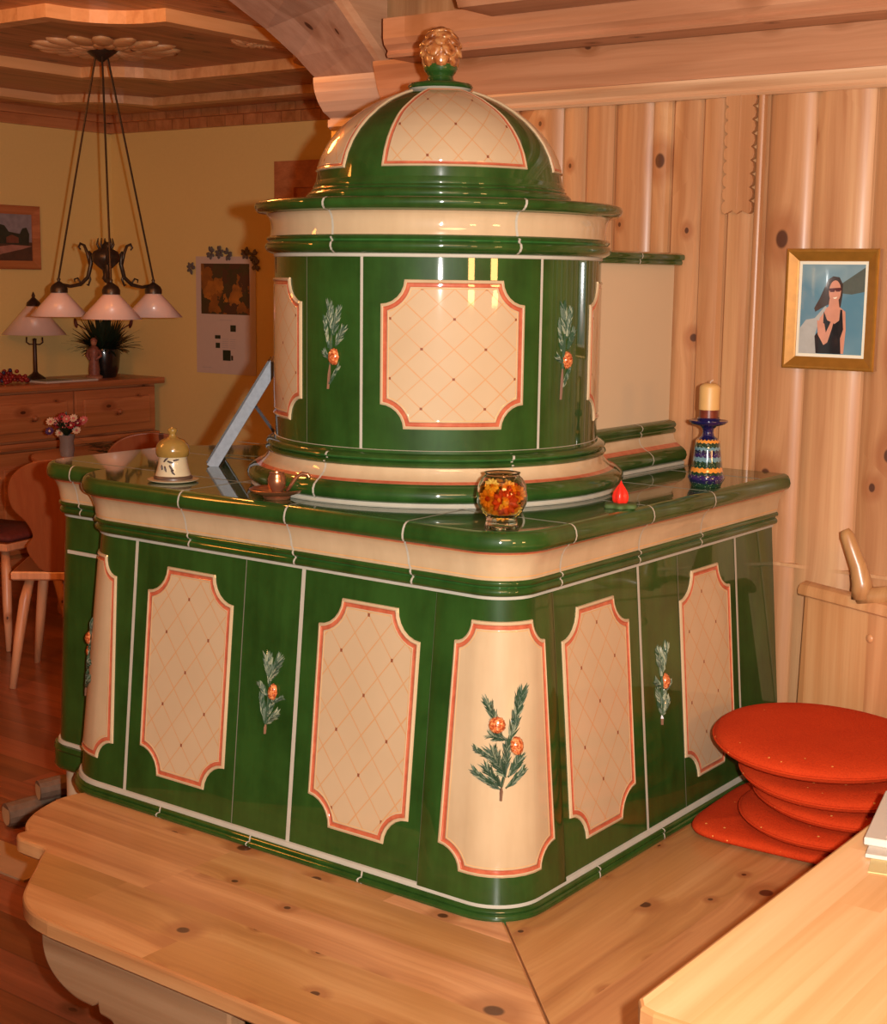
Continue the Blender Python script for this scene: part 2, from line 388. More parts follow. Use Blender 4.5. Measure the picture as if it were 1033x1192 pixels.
ar = m.build('arch_beam', ['arch_wood', 'arch_wood_face']); struct(ar)
m = MB(); pf = [(3.262, 2.15), (3.262, 2.135), (3.268, 2.11), (3.282, 2.085), (3.305, 2.06), (3.335, 2.045), (3.335, 2.04), (3.325, 2.04), (3.325, 2.02), (3.34, 2.01), (3.42, 2.01), (3.42, 2.15)]
m.prism(pf, lambda y, z: (-2.9, y, z), lambda y, z: (-2.64, y, z)); struct(m.build('corbel_trim', 'corbel_wood'))
m = MB(); m.box((-2.9, 3.345, 0), (-2.64, 3.42, 2.02)); struct(m.build('pillar_trim', 'pine_wall'))

# carved coffer frame under the parlour ceiling
def ribbon(m, pts, wdt, z0, z1, mt=0):
    n = len(pts); L = []; R = []
    for k in range(n):
        p = Vector(pts[k]); a = Vector(pts[k-1]); b = Vector(pts[(k+1) % n])
        d1 = (p-a).normalized(); d2 = (b-p).normalized(); nn = Vector((-(d1.y+d2.y), d1.x+d2.x)); 
        nn = nn.normalized() if nn.length > .1 else Vector((-d1.y, d1.x))
        s_ = 1/max(.5, abs(nn.dot(Vector((-d1.y, d1.x))))); L.append(p+nn*wdt/2*s_); R.append(p-nn*wdt/2*s_)
    rows = [[(q.x, q.y, z1) for q in L+L[:1]], [(q.x, q.y, z0) for q in L+L[:1]], [(q.x, q.y, z0) for q in R+R[:1]], [(q.x, q.y, z1) for q in R+R[:1]]]
    m.grid(rows, mt)
def ogee_rect(x0, y0, x1, y1, r):
    P = []
    for cx_, cy_, a0 in ((x0, y0, 0), (x1, y0, PI/2), (x1, y1, PI), (x0, y1, 1.5*PI)):
        sx = 1 if cx_ == x0 else -1; sy = 1 if cy_ == y0 else -1
        arc = [(cx_+sx*r*math.cos(t), cy_+sy*r*math.sin(t)) for t in [PI/2*k/6 for k in range(7)]]
        if (cx_ == x0) == (cy_ == y0): arc = arc[::-1]
        P += [(cx_+sx*(0 if (cx_ == x0) == (cy_ == y0) else r*1.25), cy_+sy*(r*1.25 if (cx_ == x0) == (cy_ == y0) else 0))] + arc + [(cx_+sx*(r*1.25 if (cx_ == x0) == (cy_ == y0) else 0), cy_+sy*(0 if (cx_ == x0) == (cy_ == y0) else r*1.25))]
    return P
m = MB(); ribbon(m, ogee_rect(-5.45, 3.45, -4.0, 4.85, .28), .07, 2.455, 2.50)
struct(m.build('trim_8', 'parlour_mould'))
m = MB(); ribbon(m, ogee_rect(-6.4, 1.6, -3.35, 5.55, .35), .09, 2.46, 2.50); struct(m.build('trim_9', 'parlour_mould'))
# carved rosette round the chandelier canopy and a smaller one
def rosette(m, cx_, cy_, R_, z):
    for k in range(16):
        a = 2*PI*k/16; M3 = Matrix.Rotation(a, 3, 'Z')
        m.ellipsoid((cx_+math.cos(a)*R_*.68, cy_+math.sin(a)*R_*.68, z), (R_*.34, R_*.15, .018), 8, 6, M=M3)
        m.ellipsoid((cx_+math.cos(a+.2)*R_*.38, cy_+math.sin(a+.2)*R_*.38, z-.005), (R_*.2, R_*.09, .016), 8, 6, M=Matrix.Rotation(a+.2, 3, 'Z'))
m = MB(); rosette(m, -4.85, 4.2, .30, 2.497); rosette(m, -4.18, 4.40, .12, 2.497); struct(m.build('trim_10', 'parlour_mould', smooth=True))

# ================================================================ STOVE
stove = thing('tiled_stove', 'large green and cream tiled stove with round domed tower', 'stove', (-2.0, 2.6, 0))
ZB, ZT, ZTOP = .475, 1.032, 1.157
ptop = [(-1.452, SY), (-1.452, 2.157), (-2.617, 2.157), (-2.617, 2.27), (-2.845, 2.27), (-2.845, 2.68), (-2.30, SY)]
pbot = [(-1.405, SY), (-1.405, 2.105), (-2.665, 2.105), (-2.665, 2.25), (-2.865, 2.25), (-2.865, 2.69), (-2.30, SY)]
rtop = [0, .075, .12, 0, .07, .05, 0]; rbot = [0, .090, .155, 0, .075, .05, 0]
def plan(z, o, seg=14):
    """stove outline at height z pushed outward by o; fixed number of points"""
    t = max(0, min(1, (z-ZB)/(ZT-ZB))); P = [Vector((lerp(a[0], b[0], t), lerp(a[1], b[1], t))) for a, b in zip(pbot, ptop)]
    R_ = [lerp(a, b, t) for a, b in zip(rbot, rtop)]; n = len(P); out = []
    nor = []
    for k in range(n-1):
        d = (P[k+1]-P[k]).normalized(); nor.append(Vector((-d.y, d.x))*-1)
    # outward: path runs from right wall toward camera then left; outward = left-hand of travel reversed
    nor = [Vector((d.y, -d.x)) for d in [(P[k+1]-P[k]).normalized() for k in range(n-1)]]
    nor = [-v for v in nor]
    for k in range(n):
        if k == 0: out.append(P[0]+nor[0]*o); continue
        if k == n-1: out.append(P[k]+Vector((-o*1.4, 0))); continue
        n1, n2 = nor[k-1], nor[k]; 
        mi = (n1+n2); mi = mi/(1+n1.dot(n2)); c = P[k]+mi*o
        if R_[k] == 0: out.append(c); continue
        convex = True; r = R_[k]+o
        cen = P[k]-mi*R_[k]
        a1 = math.atan2(n1.y, n1.x); a2 = math.atan2(n2.y, n2.x)
        dA = (a2-a1+PI) % (2*PI)-PI
        for q in range(seg+1):
            a = a1+dA*q/seg; out.append(cen+Vector((math.cos(a), math.sin(a)))*r)
    return out
# check orientation: outward normal of first leg must be +x
def sweep(m, prof, mats, i0=0, i1=None):
    rows = []
    for o, z in prof: 
        rows.append([(p.x, p.y, z) for p in plan(z, o)][i0:i1])
    m.grid(rows, mats=mats)
MAIN = 1+15+15+1    # points up to and including the inner corner
SM = ['green_glaze', 'cream_glaze', 'red_glaze', 'ochre_glaze', 'grout', 'grout_dark', 'green_glaze_light', 'plaster_cream']
# fire body
m = MB(); sweep(m, [(0, ZB+.003), (0, ZT-.003)], [0], 0, MAIN)
sweep(m, [(-.01, .02), (-.01, .445)], [0], 0, MAIN)
sweep(m, [(0, ZB+.003), (0, ZT-.003)], [0], MAIN-1)
sweep(m, [(-.012, .0), (-.012, .415)], [7], MAIN-1)
m.build('fire_body', SM, stove, smooth=True, sharp=35)
# base trim: main part and the set-back left part
m = MB(); sweep(m, [(-.002, ZB+.008), (.0045, ZB+.006), (.006, ZB-.001), (.006, ZB-.003)], [4, 4, 4], 0, MAIN)
sweep(m, [(.004, .473), (.011, .471), (.013, .467), (.011, .463), (.015, .461), (.017, .457), (.016, .453), (.011, .4515), (.012, .449), (.012, .443), (0, .441)], [0]*10, 0, MAIN)
sweep(m, [(-.002, ZB+.006), (.004, ZB+.006), (.006, ZB-.002)], [4, 4], MAIN-1)
sweep(m, [(.004, .473), (.012, .471), (.016, .462), (.012, .456), (.014, .452), (.014, .428), (.016, .420), (.012, .414), (0, .412)], [0]*8, MAIN-1)
m.build('base_trim', SM, stove, smooth=True, sharp=50)
# cornice
CP = [(0, 1.028), (.0025, 1.0285), (.0035, 1.034), (.007, 1.035), (.012, 1.038), (.014, 1.043), (.012, 1.048), (.008, 1.051), (.010, 1.054), (.014, 1.056), (.0155, 1.060), (.014, 1.0635), (.011, 1.065),
      (.0115, 1.070), (.0120, 1.0725), (.0125, 1.075), (.0135, 1.086), (.0165, 1.098), (.021, 1.108), (.025, 1.114), (.027, 1.1155), (.0285, 1.119), (.030, 1.1195), (.036, 1.121), (.0405, 1.127), (.042, 1.135), (.040, 1.145), (.036, 1.152), (.030, 1.156), (.024, ZTOP)]
CM = [4, 4, 0, 0, 0, 0, 0, 6, 0, 0, 0, 0, 1, 3, 1, 1, 1, 1, 1, 3, 2, 0, 0, 0, 0, 0, 0, 0, 6]
m = MB(); sweep(m, CP, CM); m.build('cornice', SM, stove, smooth=True, sharp=50)
# top slab with grout lines
m = MB(); pts = plan(ZTOP, .0242); i = m.add([(p.x, p.y, ZTOP) for p in pts]); m.face(range(i, i+len(pts)))
for x in (-2.255, -1.959, -1.666): m.box((x-.0015, 2.135, ZTOP-.001), (x+.0015, SY, ZTOP+.0005), 5)
for y in (2.306, 2.60, 2.869, 3.13): m.box((-2.82, y-.0015, ZTOP-.001), (-1.43, y+.0015, ZTOP+.0005), 5)
m.build('top_slab', SM, stove)
# joints across cornice and trims
def strip_y(m, x, prof, wd=.0045, mt=4):       # on the front face
    for dx in (0,):
        rows = []
        for k, (o, z) in enumerate(prof):
            yy = min(plan(z, o), key=lambda p: p.y).y if x > -2.62 else plan(z, o)[MAIN+1].y
            wob = .004*math.sin(k/len(prof)*9)
            rows.append([(x+wob-wd/2, yy-.0006, z), (x+wob+wd/2, yy-.0006, z)])
        m.grid(rows, mt)
def strip_x(m, y, prof, wd=.0045, mt=4):
    rows = []
    for k, (o, z) in enumerate(prof):
        xx = plan(z, o)[0].x; wob = .004*math.sin(k/len(prof)*9)
        rows.append([(xx+.0006, y+wob-wd/2, z), (xx+.0006, y+wob+wd/2, z)])
    m.grid(rows, mt)
def joint(fn, *a):
    m = MB(); fn(m, *a); m.build('grout_joint', SM, stove)
for x in (-2.255, -1.959, -1.666): joint(strip_y, x, CP[2:])
for y in (2.306, 2.60, 2.869): joint(strip_x, y, CP[2:])
m = MB()
# left part cornice joint
rows = []
for k, (o, z) in enumerate(CP[2:]):
    yy = lerp(2.25, 2.27, 1)-o; wob = .004*math.sin(k/28*9); rows.append([(-2.735+wob-.002, yy-.0006, z), (-2.735+wob+.002, yy-.0006, z)])
m.grid(rows, 4); m.build('grout_joint', SM, stove)
BP = [(.006, .4745), (.011, .471), (.013, .467), (.011, .463), (.015, .461), (.017, .457), (.016, .453), (.011, .4515), (.012, .449), (.012, .443)]
for x in (-2.30, -2.035, -1.74): joint(strip_y, x, BP, .004)
for y in (2.40, 2.66): joint(strip_x, y, BP, .004)
rows = []
# wide and fine vertical joints on the battered faces
def vjoint(m, f, wd, mt, z0=ZB+.006, z1=ZT-.002):
    rows = []
    for k in range(9):
        z = lerp(z0, z1, k/8); a, nrm, tan = f(z); rows.append([a-tan*wd/2+nrm*.0008, a+tan*wd/2+nrm*.0008])
    m.grid(rows, mt)
def ff(x): return lambda z: (Vector((x, 2.105+(z-ZB)*.0934, z)), Vector((0, -1, 0)), Vector((1, 0, 0)))
def fr(y): return lambda z: (Vector((-1.405-(z-ZB)*.0844, y, z)), Vector((1, 0, 0)), Vector((0, 1, 0)))
for f, wd, mt_ in ((ff(-2.422), .009, 4), (ff(-1.940), .010, 4), (fr(2.615), .009, 4), (fr(3.058), .009, 4), (ff(-2.096), .0022, 5), (ff(-1.612), .0022, 5), (fr(2.294), .0022, 5), (fr(2.783), .0022, 5)): joint(vjoint, f, wd, mt_)
m = MB(); m.box((-2.775, 2.2525, .945), (-2.66, 2.2560, .953), 4)
m.build('grout_joint', SM, stove)

# ---- decorated panels: nested outlines with hollow corners on any surface
def outline(w_, h_, r, d, NA=6, NT_=8, MS=14):
    """right-hand half chain data: list of (u, vtop) from -U..U plus side"""
    U, V = w_/2-d, h_/2-d; R_ = r+d
    # concave arc centred on the un-inset corner (w/2, h/2)
    t0 = math.asin(d/R_) if R_ else 0; arc = []
    for k in range(NA+1):
        t = lerp(t0, PI/2-t0, k/NA); arc.append((w_/2-R_*math.cos(t), h_/2-R_*math.sin(t)))   # from top edge down to side
    arc[0] = (arc[0][0], V); arc[-1] = (U, arc[-1][1])
    top = [(-x, y) for x, y in arc[::-1]]+[(lerp(-arc[0][0], arc[0][0], k/NT_), V) for k in range(1, NT_)]+arc
    return top
def panel(parent, surf, w_, h_, r, field='lattice_glaze', name='panel', taper=None, MS=12, uvoff=(0, 0), uvs=1.):
    m = MB(); tp = taper or (lambda u, v: (u, v))
    lay = [(0, 0), (.001, .003), (.0045, .0045), (.0065, .0035), (.0085, .0015), (.0125, .0015), (.0145, .0028), (.0165, .0030), (.0172, .0026), (.0185, .0026)]
    lm = [1, 1, 1, 2, 2, 2, 1, 1, 3]
    rings = []
    for d, nrm in lay:
        top = outline(w_, h_, r, d); L = list(top)
        ys_ = top[-1][1]; xr = top[-1][0]
        L += [(xr, lerp(ys_, -ys_, k/MS)) for k in range(1, MS)] + [(x, -y) for x, y in top[::-1]] + [(-xr, lerp(-ys_, ys_, k/MS)) for k in range(1, MS)]
        rings.append([surf(*tp(u, v), nrm) for u, v in L])
    m.grid(rings, close=True, mats=lm)
    d = lay[-1][0]; top = outline(w_, h_, r, d); MV = 12
    rows = []; uvl = []
    for k in range(MV+1):
        f = k/MV; rows.append([surf(*tp(u, lerp(-v, v, f)), .0026) for u, v in top]); uvl.append([(u+uvoff[0], (lerp(-v, v, f)+uvoff[1])*uvs) for u, v in top])
    n = len(top); i = m.add([p for r_ in rows for p in r_])
    for a in range(MV):
        for b in range(n-1):
            m.face([i+a*n+b, i+a*n+b+1, i+(a+1)*n+b+1, i+(a+1)*n+b], 0, [uvl[a][b], uvl[a][b+1], uvl[a+1][b+1], uvl[a+1][b]])
    return m.build(name, [field, 'cream_glaze', 'red_glaze', 'ochre_glaze'], parent, smooth=True, sharp=30)

def s_front(cx_, cz):
    return lambda u, v, n: (cx_+u, 2.105+(cz+v-ZB)*.0934-n, cz+v+n*.09)
def s_right(cy_, cz):
    return lambda u, v, n: (-1.405-(cz+v-ZB)*.0844+n, cy_+u, cz+v+n*.09)
def s_corner(side, cz, base=0.):
    """u is the length along the outline, measured from the middle of the rounded corner"""
    def f(u, v, n):
        z = cz+v; t = (z-ZB)/(ZT-ZB); r = lerp(.090, .075, t) if side > 0 else lerp(.155, .12, t); n = n+base
        X = lerp(pbot[1][0], ptop[1][0], t) if side > 0 else lerp(pbot[2][0], ptop[2][0], t); Y = lerp(pbot[1][1], ptop[1][1], t)
        c = (X-side*r, Y+r); La = r*PI/4; q = u*side      # q > 0 runs onto the side face
        if abs(q) <= La:
            a = PI/4+q/r; return (c[0]+side*(r+n)*math.sin(a), c[1]-(r+n)*math.cos(a), z)
        if q > 0: return (X+side*n, c[1]+(q-La), z)
        return (c[0]-side*(-q-La), Y-n, z)
    return f
# proud corner tile between its two fine joints
m = MB(); rows = []
for k in range(13):
    z = lerp(.479, 1.0285, k/12); t = (z-ZB)/(ZT-ZB); r = lerp(.090, .075, t); La = r*PI/4
    Y = lerp(pbot[1][1], ptop[1][1], t); X = lerp(pbot[1][0], ptop[1][0], t)
    uL = -((X-r)-(-1.611)+La); uR = (2.293-(Y+r))+La; f = s_corner(1, z); row = [f(uL, 0, 0), f(uL+.0015, 0, .005)]
    row += [f(lerp(uL+.003, -La, q/3), 0, .006) for q in range(3)]+[f(lerp(-La, La, q/14), 0, .006) for q in range(15)]+[f(lerp(La, uR-.003, q/3), 0, .006) for q in range(1, 4)]
    row += [f(uR-.0015, 0, .005), f(uR, 0, 0)]
    rows.append(row)
m.grid(rows, 0); m.build('corner_tile', SM, stove, smooth=True, sharp=60)
CZ = .7595
panel(stove, s_front(-2.253, CZ), .254, .452, .056, uvoff=(.0, -.010))
panel(stove, s_front(-1.768, CZ), .250, .452, .056, uvoff=(.0, -.048))
panel(stove, s_right(2.445, CZ), .250, .452, .056, uvoff=(.0, -.03))
panel(stove, s_right(2.905, CZ), .238, .452, .056, uvoff=(.02, -.02))
panel(stove, s_corner(1, CZ, .006), .222, .462, .042, 'cream_glaze', taper=lambda u, v: (u*(1-.85*v)-.006, v))
panel(stove, s_corner(-1, CZ), .273, .452, .042, 'cream_glaze', taper=lambda u, v: (u*(1-.85*v), v))

# ---- pine sprigs in relief
plain('needle_dark', (.045, .085, .045), .12, coat=1, var=.4, scale=200)
plain('needle_grey', (.13, .17, .115), .12, coat=1, var=.3, scale=200)
plain('needle_pale', (.32, .34, .22), .12, coat=1, var=.3, scale=200)
t = NT('cone_glaze'); v = t.coord(); t.fin(t.ramp(t.noise(v, 230, 3, .6), [(.38, (.30, .05, .015)), (.5, (.60, .14, .04)), (.62, (.75, .33, .12))]), .15, .5, 0, 1, .05)
plain('stem_glaze', (.20, .10, .06), .2, coat=1)
def needle(m, surf, a, b, wd, hgt, mt):
    a, b = Vector(a), Vector(b); d = b-a; L = d.length
    if L < 1e-5: return
    d /= L; p = Vector((-d.y, d.x)); q1 = a+d*L*.5
    def S(c, n): return surf(c.x, c.y, n)
    i = m.add([S(a-p*wd*.4, 0), S(a+p*wd*.4, 0), S(q1+p*wd*.5, .0), S(b, .0005), S(q1-p*wd*.5, .0), S(a, hgt*.8), S(q1, hgt)])
    for f in ((0, 5, 6, 4), (5, 1, 2, 6), (6, 2, 3), (4, 6, 3), (0, 1, 5)): m.face([i+k for k in f], mt)
def sprig(parent, surf, brushes, cones, stem, sc, seed, pale=0.4, nm='pine_sprig'):
    rnd = random.Random(seed); m = MB()
    for (x0, y0, x1, y1, ln, spread, cnt) in brushes:
        ax = Vector((x1-x0, y1-y0)); A_ = ax.normalized(); P_ = Vector((-A_.y, A_.x))
        for k in range(int(cnt*3.4)):
            t = rnd.random()**.8; sgn = 1 if k % 2 else -1
            a = Vector((x0, y0))+ax*t*.9; ang = spread*1.1*(.15+.85*rnd.random())*sgn
            d = A_*math.cos(ang)+P_*math.sin(ang); l = ln*(1.0+.75*rnd.random())
            mt = 0 if rnd.random() > pale else (1 if rnd.random() > .4 else 2)
            needle(m, surf, a*sc, (a+d*l)*sc, .0036, .0022+.0038*rnd.random(), mt)
        needle(m, surf, Vector((x0, y0))*sc, Vector((x1, y1))*sc, .004, .005, 0)
    for (x0, y0), (x1, y1) in zip(stem, stem[1:]): needle(m, surf, Vector((x0, y0))*sc, Vector((x1+(x1-x0)*.3, y1+(y1-y0)*.3))*sc, .006, .005, 0 if y0 > stem[0][1]+60 else 3)
    o = m.build(nm, ['needle_dark', 'needle_grey', 'needle_pale', 'stem_glaze'], parent, smooth=False)
    for cx_, cy_, rx, ry, tilt in cones:
        c = MB(); rows = []
        for j in range(9):
            rr = math.cos(PI/2*j/8); row = []
            for k in range(20):
                a = 2*PI*k/20; bm_ = 1+.08*math.cos(7*a+j*2.2)*(j < 8)
                x, y = math.cos(a)*rx*rr*bm_, math.sin(a)*ry*rr*bm_
                x, y = x*math.cos(tilt)-y*math.sin(tilt), x*math.sin(tilt)+y*math.cos(tilt)
                row.append(surf((cx_+x)*sc, (cy_+y)*sc, .0105*math.sin(PI/2*j/8)*(1+.16*math.cos(5*a+PI*(j % 2)))+.002))
            rows.append(row)
        c.grid(rows, close=True); c.build('cone_relief', 'cone_glaze', o, smooth=True).location = (0, 0, 0)
    return o
# corner sprig: drawn in units of a detail view, y up
SA = .000223
def flipy(L, cx_, cy_, xs=1.15): return [((a-cx_)*xs, cy_-b, (c-cx_)*xs, cy_-d, e, f, g) for a, b, c, d, e, f, g in L]
BA = flipy([(350, 600, 435, 200, 75, .45, 46), (345, 600, 225, 560, 45, .8, 16), (300, 560, 205, 300, 65, .5, 26), (325, 900, 235, 700, 75, .7, 34), (260, 760, 130, 690, 45, .5, 18), (320, 880, 335, 640, 65, .4, 22),
            (290, 1000, 120, 870, 60, .4, 24), (300, 980, 200, 830, 60, .6, 20), (325, 990, 430, 870, 60, .4, 18), (340, 900, 415, 760, 60, .5, 18)], 290, 640)
CA = [(265-290, 640-475, 60, 68, 0), (410-290, 640-648, 50, 76, .1)]
STA = [(5, -450), (10, -340), (30, -240), (50, -60), (62, 60)]
cs0 = s_corner(1, .770, .006); cs = lambda u, v, n: cs0(u-.010, v, n)
sprig(stove, lambda u, v, n: cs(u+.0, v, n+.0026), BA, CA, STA, SA, 3, .45)
cs2 = s_corner(-1, .748); sprig(stove, lambda u, v, n: cs2(-u, v, n+.0026), BA, CA, STA, SA, 5, .45)
SB = .000183
BB = flipy([(300, 450, 400, 200, 85, .5, 40), (285, 420, 240, 220, 85, .45, 34), (290, 500, 290, 220, 80, .3, 18), (270, 620, 185, 520, 60, .6, 20), (262, 920, 205, 660, 80, .4, 26), (280, 930, 400, 800, 70, .5, 24), (300, 700, 470, 600, 50, .4, 20), (290, 850, 340, 700, 60, .4, 16)], 300, 600)
CB = [(60, 45, 58, 92, -.1)]; STB = [(-35, -440), (-32, -330), (-15, -120), (0, 120)]
sprig(stove, s_front(-2.012, .765), BB, CB, STB, SB, 11, .75)
sprig(stove, s_right(2.697, .765), BB, CB, STB, SB, 12, .75)

# ---- tower
TC = (-1.952, 2.598); TR = .349
m = MB()
# profile bottom to top
prof = [(.400, 1.1575), (.402, 1.1605), (.398, 1.165), (.397, 1.166), (.403, 1.168), (.409, 1.176), (.410, 1.185), (.405, 1.194), (.394, 1.201), (.390, 1.2025), (.386, 1.204), (.380, 1.207), (.372, 1.214), (.366, 1.222), (.3645, 1.2305), (.368, 1.232), (.3705, 1.236), (.368, 1.240), (.362, 1.2425), (.366, 1.245), (.3685, 1.249), (.366, 1.254), (.358, 1.257), (.352, 1.258), (.351, 1.263), (.349, 1.264)]
mt = [4, 4, 4, 0, 0, 0, 0, 0, 0, 2, 2, 1, 1, 1, 1, 0, 0, 0, 0, 6, 0, 0, 0, 0, 4, 4]
m.lathe(prof, (*TC, 0), 96, mats=mt[:len(prof)-1]); m.build('tower_base', SM, stove, smooth=True, sharp=50)
m = MB(); m.lathe([(TR, 1.262), (TR, 1.64)], (*TC, 0), 96, m=0); m.build('tower_body', SM, stove, smooth=True)
prof = [(.349, 1.637), (.351, 1.638), (.3515, 1.6435), (.357, 1.645), (.366, 1.650), (.370, 1.657), (.3685, 1.664), (.362, 1.668), (.364, 1.671), (.3665, 1.674), (.364, 1.678), (.359, 1.680), (.358, 1.684), (.3565, 1.695), (.357, 1.708), (.361, 1.719), (.367, 1.725), (.374, 1.7265), (.383, 1.728), (.389, 1.733), (.3915, 1.740), (.389, 1.747), (.380, 1.7505), (.30, 1.753), (.26, 1.754)]
mt = [4, 4, 0, 0, 0, 0, 0, 6, 0, 0, 0, 1, 1, 1, 1, 1, 0, 6, 0, 0, 0, 0, 0, 0]
m = MB(); m.lathe(prof, (*TC, 0), 96, mats=mt); m.build('tower_cornice', SM, stove, smooth=True, sharp=50)
DP = [(.276, 1.753), (.281, 1.758), (.282, 1.765), (.276, 1.772), (.270, 1.774), (.271, 1.777), (.267, 1.781), (.268, 1.784), (.2645, 1.788), (.2645, 1.791), (.262, 1.794)]
DS = [(.2615, 1.797), (.258, 1.820), (.250, 1.845), (.237, 1.870), (.219, 1.894), (.196, 1.917), (.168, 1.938), (.136, 1.957), (.102, 1.972), (.070, 1.983), (.050, 1.988)]
m = MB(); m.lathe(DP+DS, (*TC, 0), 96, m=0); m.build('dome', SM, stove, smooth=True, sharp=60)
m = MB(); m.lathe([(.056, 1.985), (.066, 1.990), (.069, 1.995), (.066, 2.000), (.05, 2.003), (.038, 2.005), (.028, 2.010), (.026, 2.017), (.030, 2.022), (.0, 2.023)], (*TC, 0), 40, mats=[4]+[0]*8)
m.build('dome_cap', SM, stove, smooth=True, sharp=50)
t = NT('pinecone_glaze'); v = t.coord(); f = t.noise(v, 60, 4); t.fin(t.ramp(f, [(.35, (.16, .04, .010)), (.5, (.38, .12, .03)), (.68, (.55, .26, .09))]), .15, .5, 0, 1, .05)
m = MB(); zc = 2.067
m.ellipsoid((*TC, zc), (.039, .039, .048), 20, 12); m.ellipsoid((*TC, zc+.040), (.016, .016, .012), 12, 8)
for j in range(7):
    t_ = -1.2+2.65*j/6; nn = 7 if 0 < j < 5 else 5
    for k in range(nn):
        a = 2*PI*(k+.5*(j % 2))/nn; rr = .037*math.cos(t_*.93)
        base = Vector((TC[0]+rr*math.cos(a), TC[1]+rr*math.sin(a), zc+.046*math.sin(t_*.93)))
        out = Vector((math.cos(a)*math.cos(t_*.93), math.sin(a)*math.cos(t_*.93), math.sin(t_*.93)))
        tan = Vector((-math.sin(a), math.cos(a), 0)); upv = out.cross(tan); upv = upv if upv.z > 0 else -upv
        M3 = Matrix((tan, upv, out)).transposed(); M3 = M3 @ Matrix.Rotation(-.30 if j < 5 else -.02, 3, 'X')
        def sc_fn(q, aa, tt): 
            q = q.copy(); y = q.y/.0215; q.x *= (1-.45*max(0, y)); q.z *= 1-.3*y; return q
        m.ellipsoid(base-out*.002, (.0175, .0215, .0058), 12, 6, fn=sc_fn, M=M3)
m.build('pinecone_finial', 'pinecone_glaze', stove, smooth=True)
m = MB(); m.lathe([(.022, 2.018), (.032, 2.024), (.036, 2.032), (.034, 2.04)], (*TC, 0), 24); m.build('finial_cup', SM, stove, smooth=True)

def s_cyl(ang, cz, R_=TR):
    a0 = math.radians(ang)
    return lambda u, v, n: (TC[0]+(R_+n)*math.sin(a0+u/R_), TC[1]-(R_+n)*math.cos(a0+u/R_), cz+v)
for ang in (42.3, -38.2, 124):
    panel(stove, s_cyl(ang, 1.450), .290, .290, .047, uvoff=(0, .046), uvs=1.34)
sprig(stove, s_cyl(1.2, 1.458), [(215-240, 150, 190-240, 375, 75, .4, 34), (0, 120, 55, 350, 60, .4, 26), (20, 20, 100, 160, 60, .45, 24), (-60, 0, -105, 260, 50, .3, 20), (-50, -330, 45, -180, 50, .25, 14), (-60, -100, -100, -60, 50, .5, 8)],
      [(8, -75, 56, 78, 0)], [(-70, -375), (-45, -150), (-25, 150)], .000215, 21, .6)
sprig(stove, s_cyl(84.8, 1.455), [(215-240, 150, 190-240, 375, 75, .4, 34), (0, 120, 55, 350, 60, .4, 26), (20, 20, 100, 160, 60, .45, 24), (-60, 0, -105, 260, 50, .3, 20), (-50, -330, 45, -180, 50, .25, 14), (-60, -100, -100, -60, 50, .5, 8)],
      [(8, -75, 56, 78, 0)], [(-60, -425), (-45, -150), (-25, 150)], .000225, 22, .6)
# tower joints
def ajoint(m, ang, prof_, wd, mt=4, wob=0):
    rows = []
    for k, (r, z) in enumerate(prof_):
        a = math.radians(ang)+wob*math.sin(k/len(prof_)*8); da = wd/2/r
        rows.append([(TC[0]+(r+.0008)*math.sin(a+s_*da), TC[1]-(r+.0008)*math.cos(a+s_*da), z) for s_ in (-1, 1)])
    m.grid(rows, mt)
for ang in (11.9, 72.6, -67): joint(ajoint, ang, [(TR, 1.264), (TR, 1.45), (TR, 1.64)], .006)
for ang in (98.5, -11.5): joint(ajoint, ang, [(TR, 1.264), (TR, 1.45), (TR, 1.64)], .0015, 5)
cornp = [(.3515, 1.6435), (.357, 1.645), (.366, 1.650), (.370, 1.657), (.3685, 1.664), (.362, 1.668), (.3665, 1.674), (.359, 1.680), (.3565, 1.695), (.357, 1.708), (.361, 1.719), (.367, 1.725), (.383, 1.728), (.389, 1.733), (.3915, 1.740), (.389, 1.747), (.380, 1.7505)]
for ang in (2, 62.0): joint(ajoint, ang, cornp, .005, 4, .008)
basp = [(.398, 1.165), (.403, 1.168), (.409, 1.176), (.410, 1.185), (.405, 1.194), (.394, 1.201), (.386, 1.204), (.372, 1.214), (.366, 1.222), (.3645, 1.2305), (.3705, 1.236), (.362, 1.2425), (.3685, 1.249), (.366, 1.254), (.352, 1.258)]
for ang in (0.5, 61.5): joint(ajoint, ang, basp, .005, 4, .008)
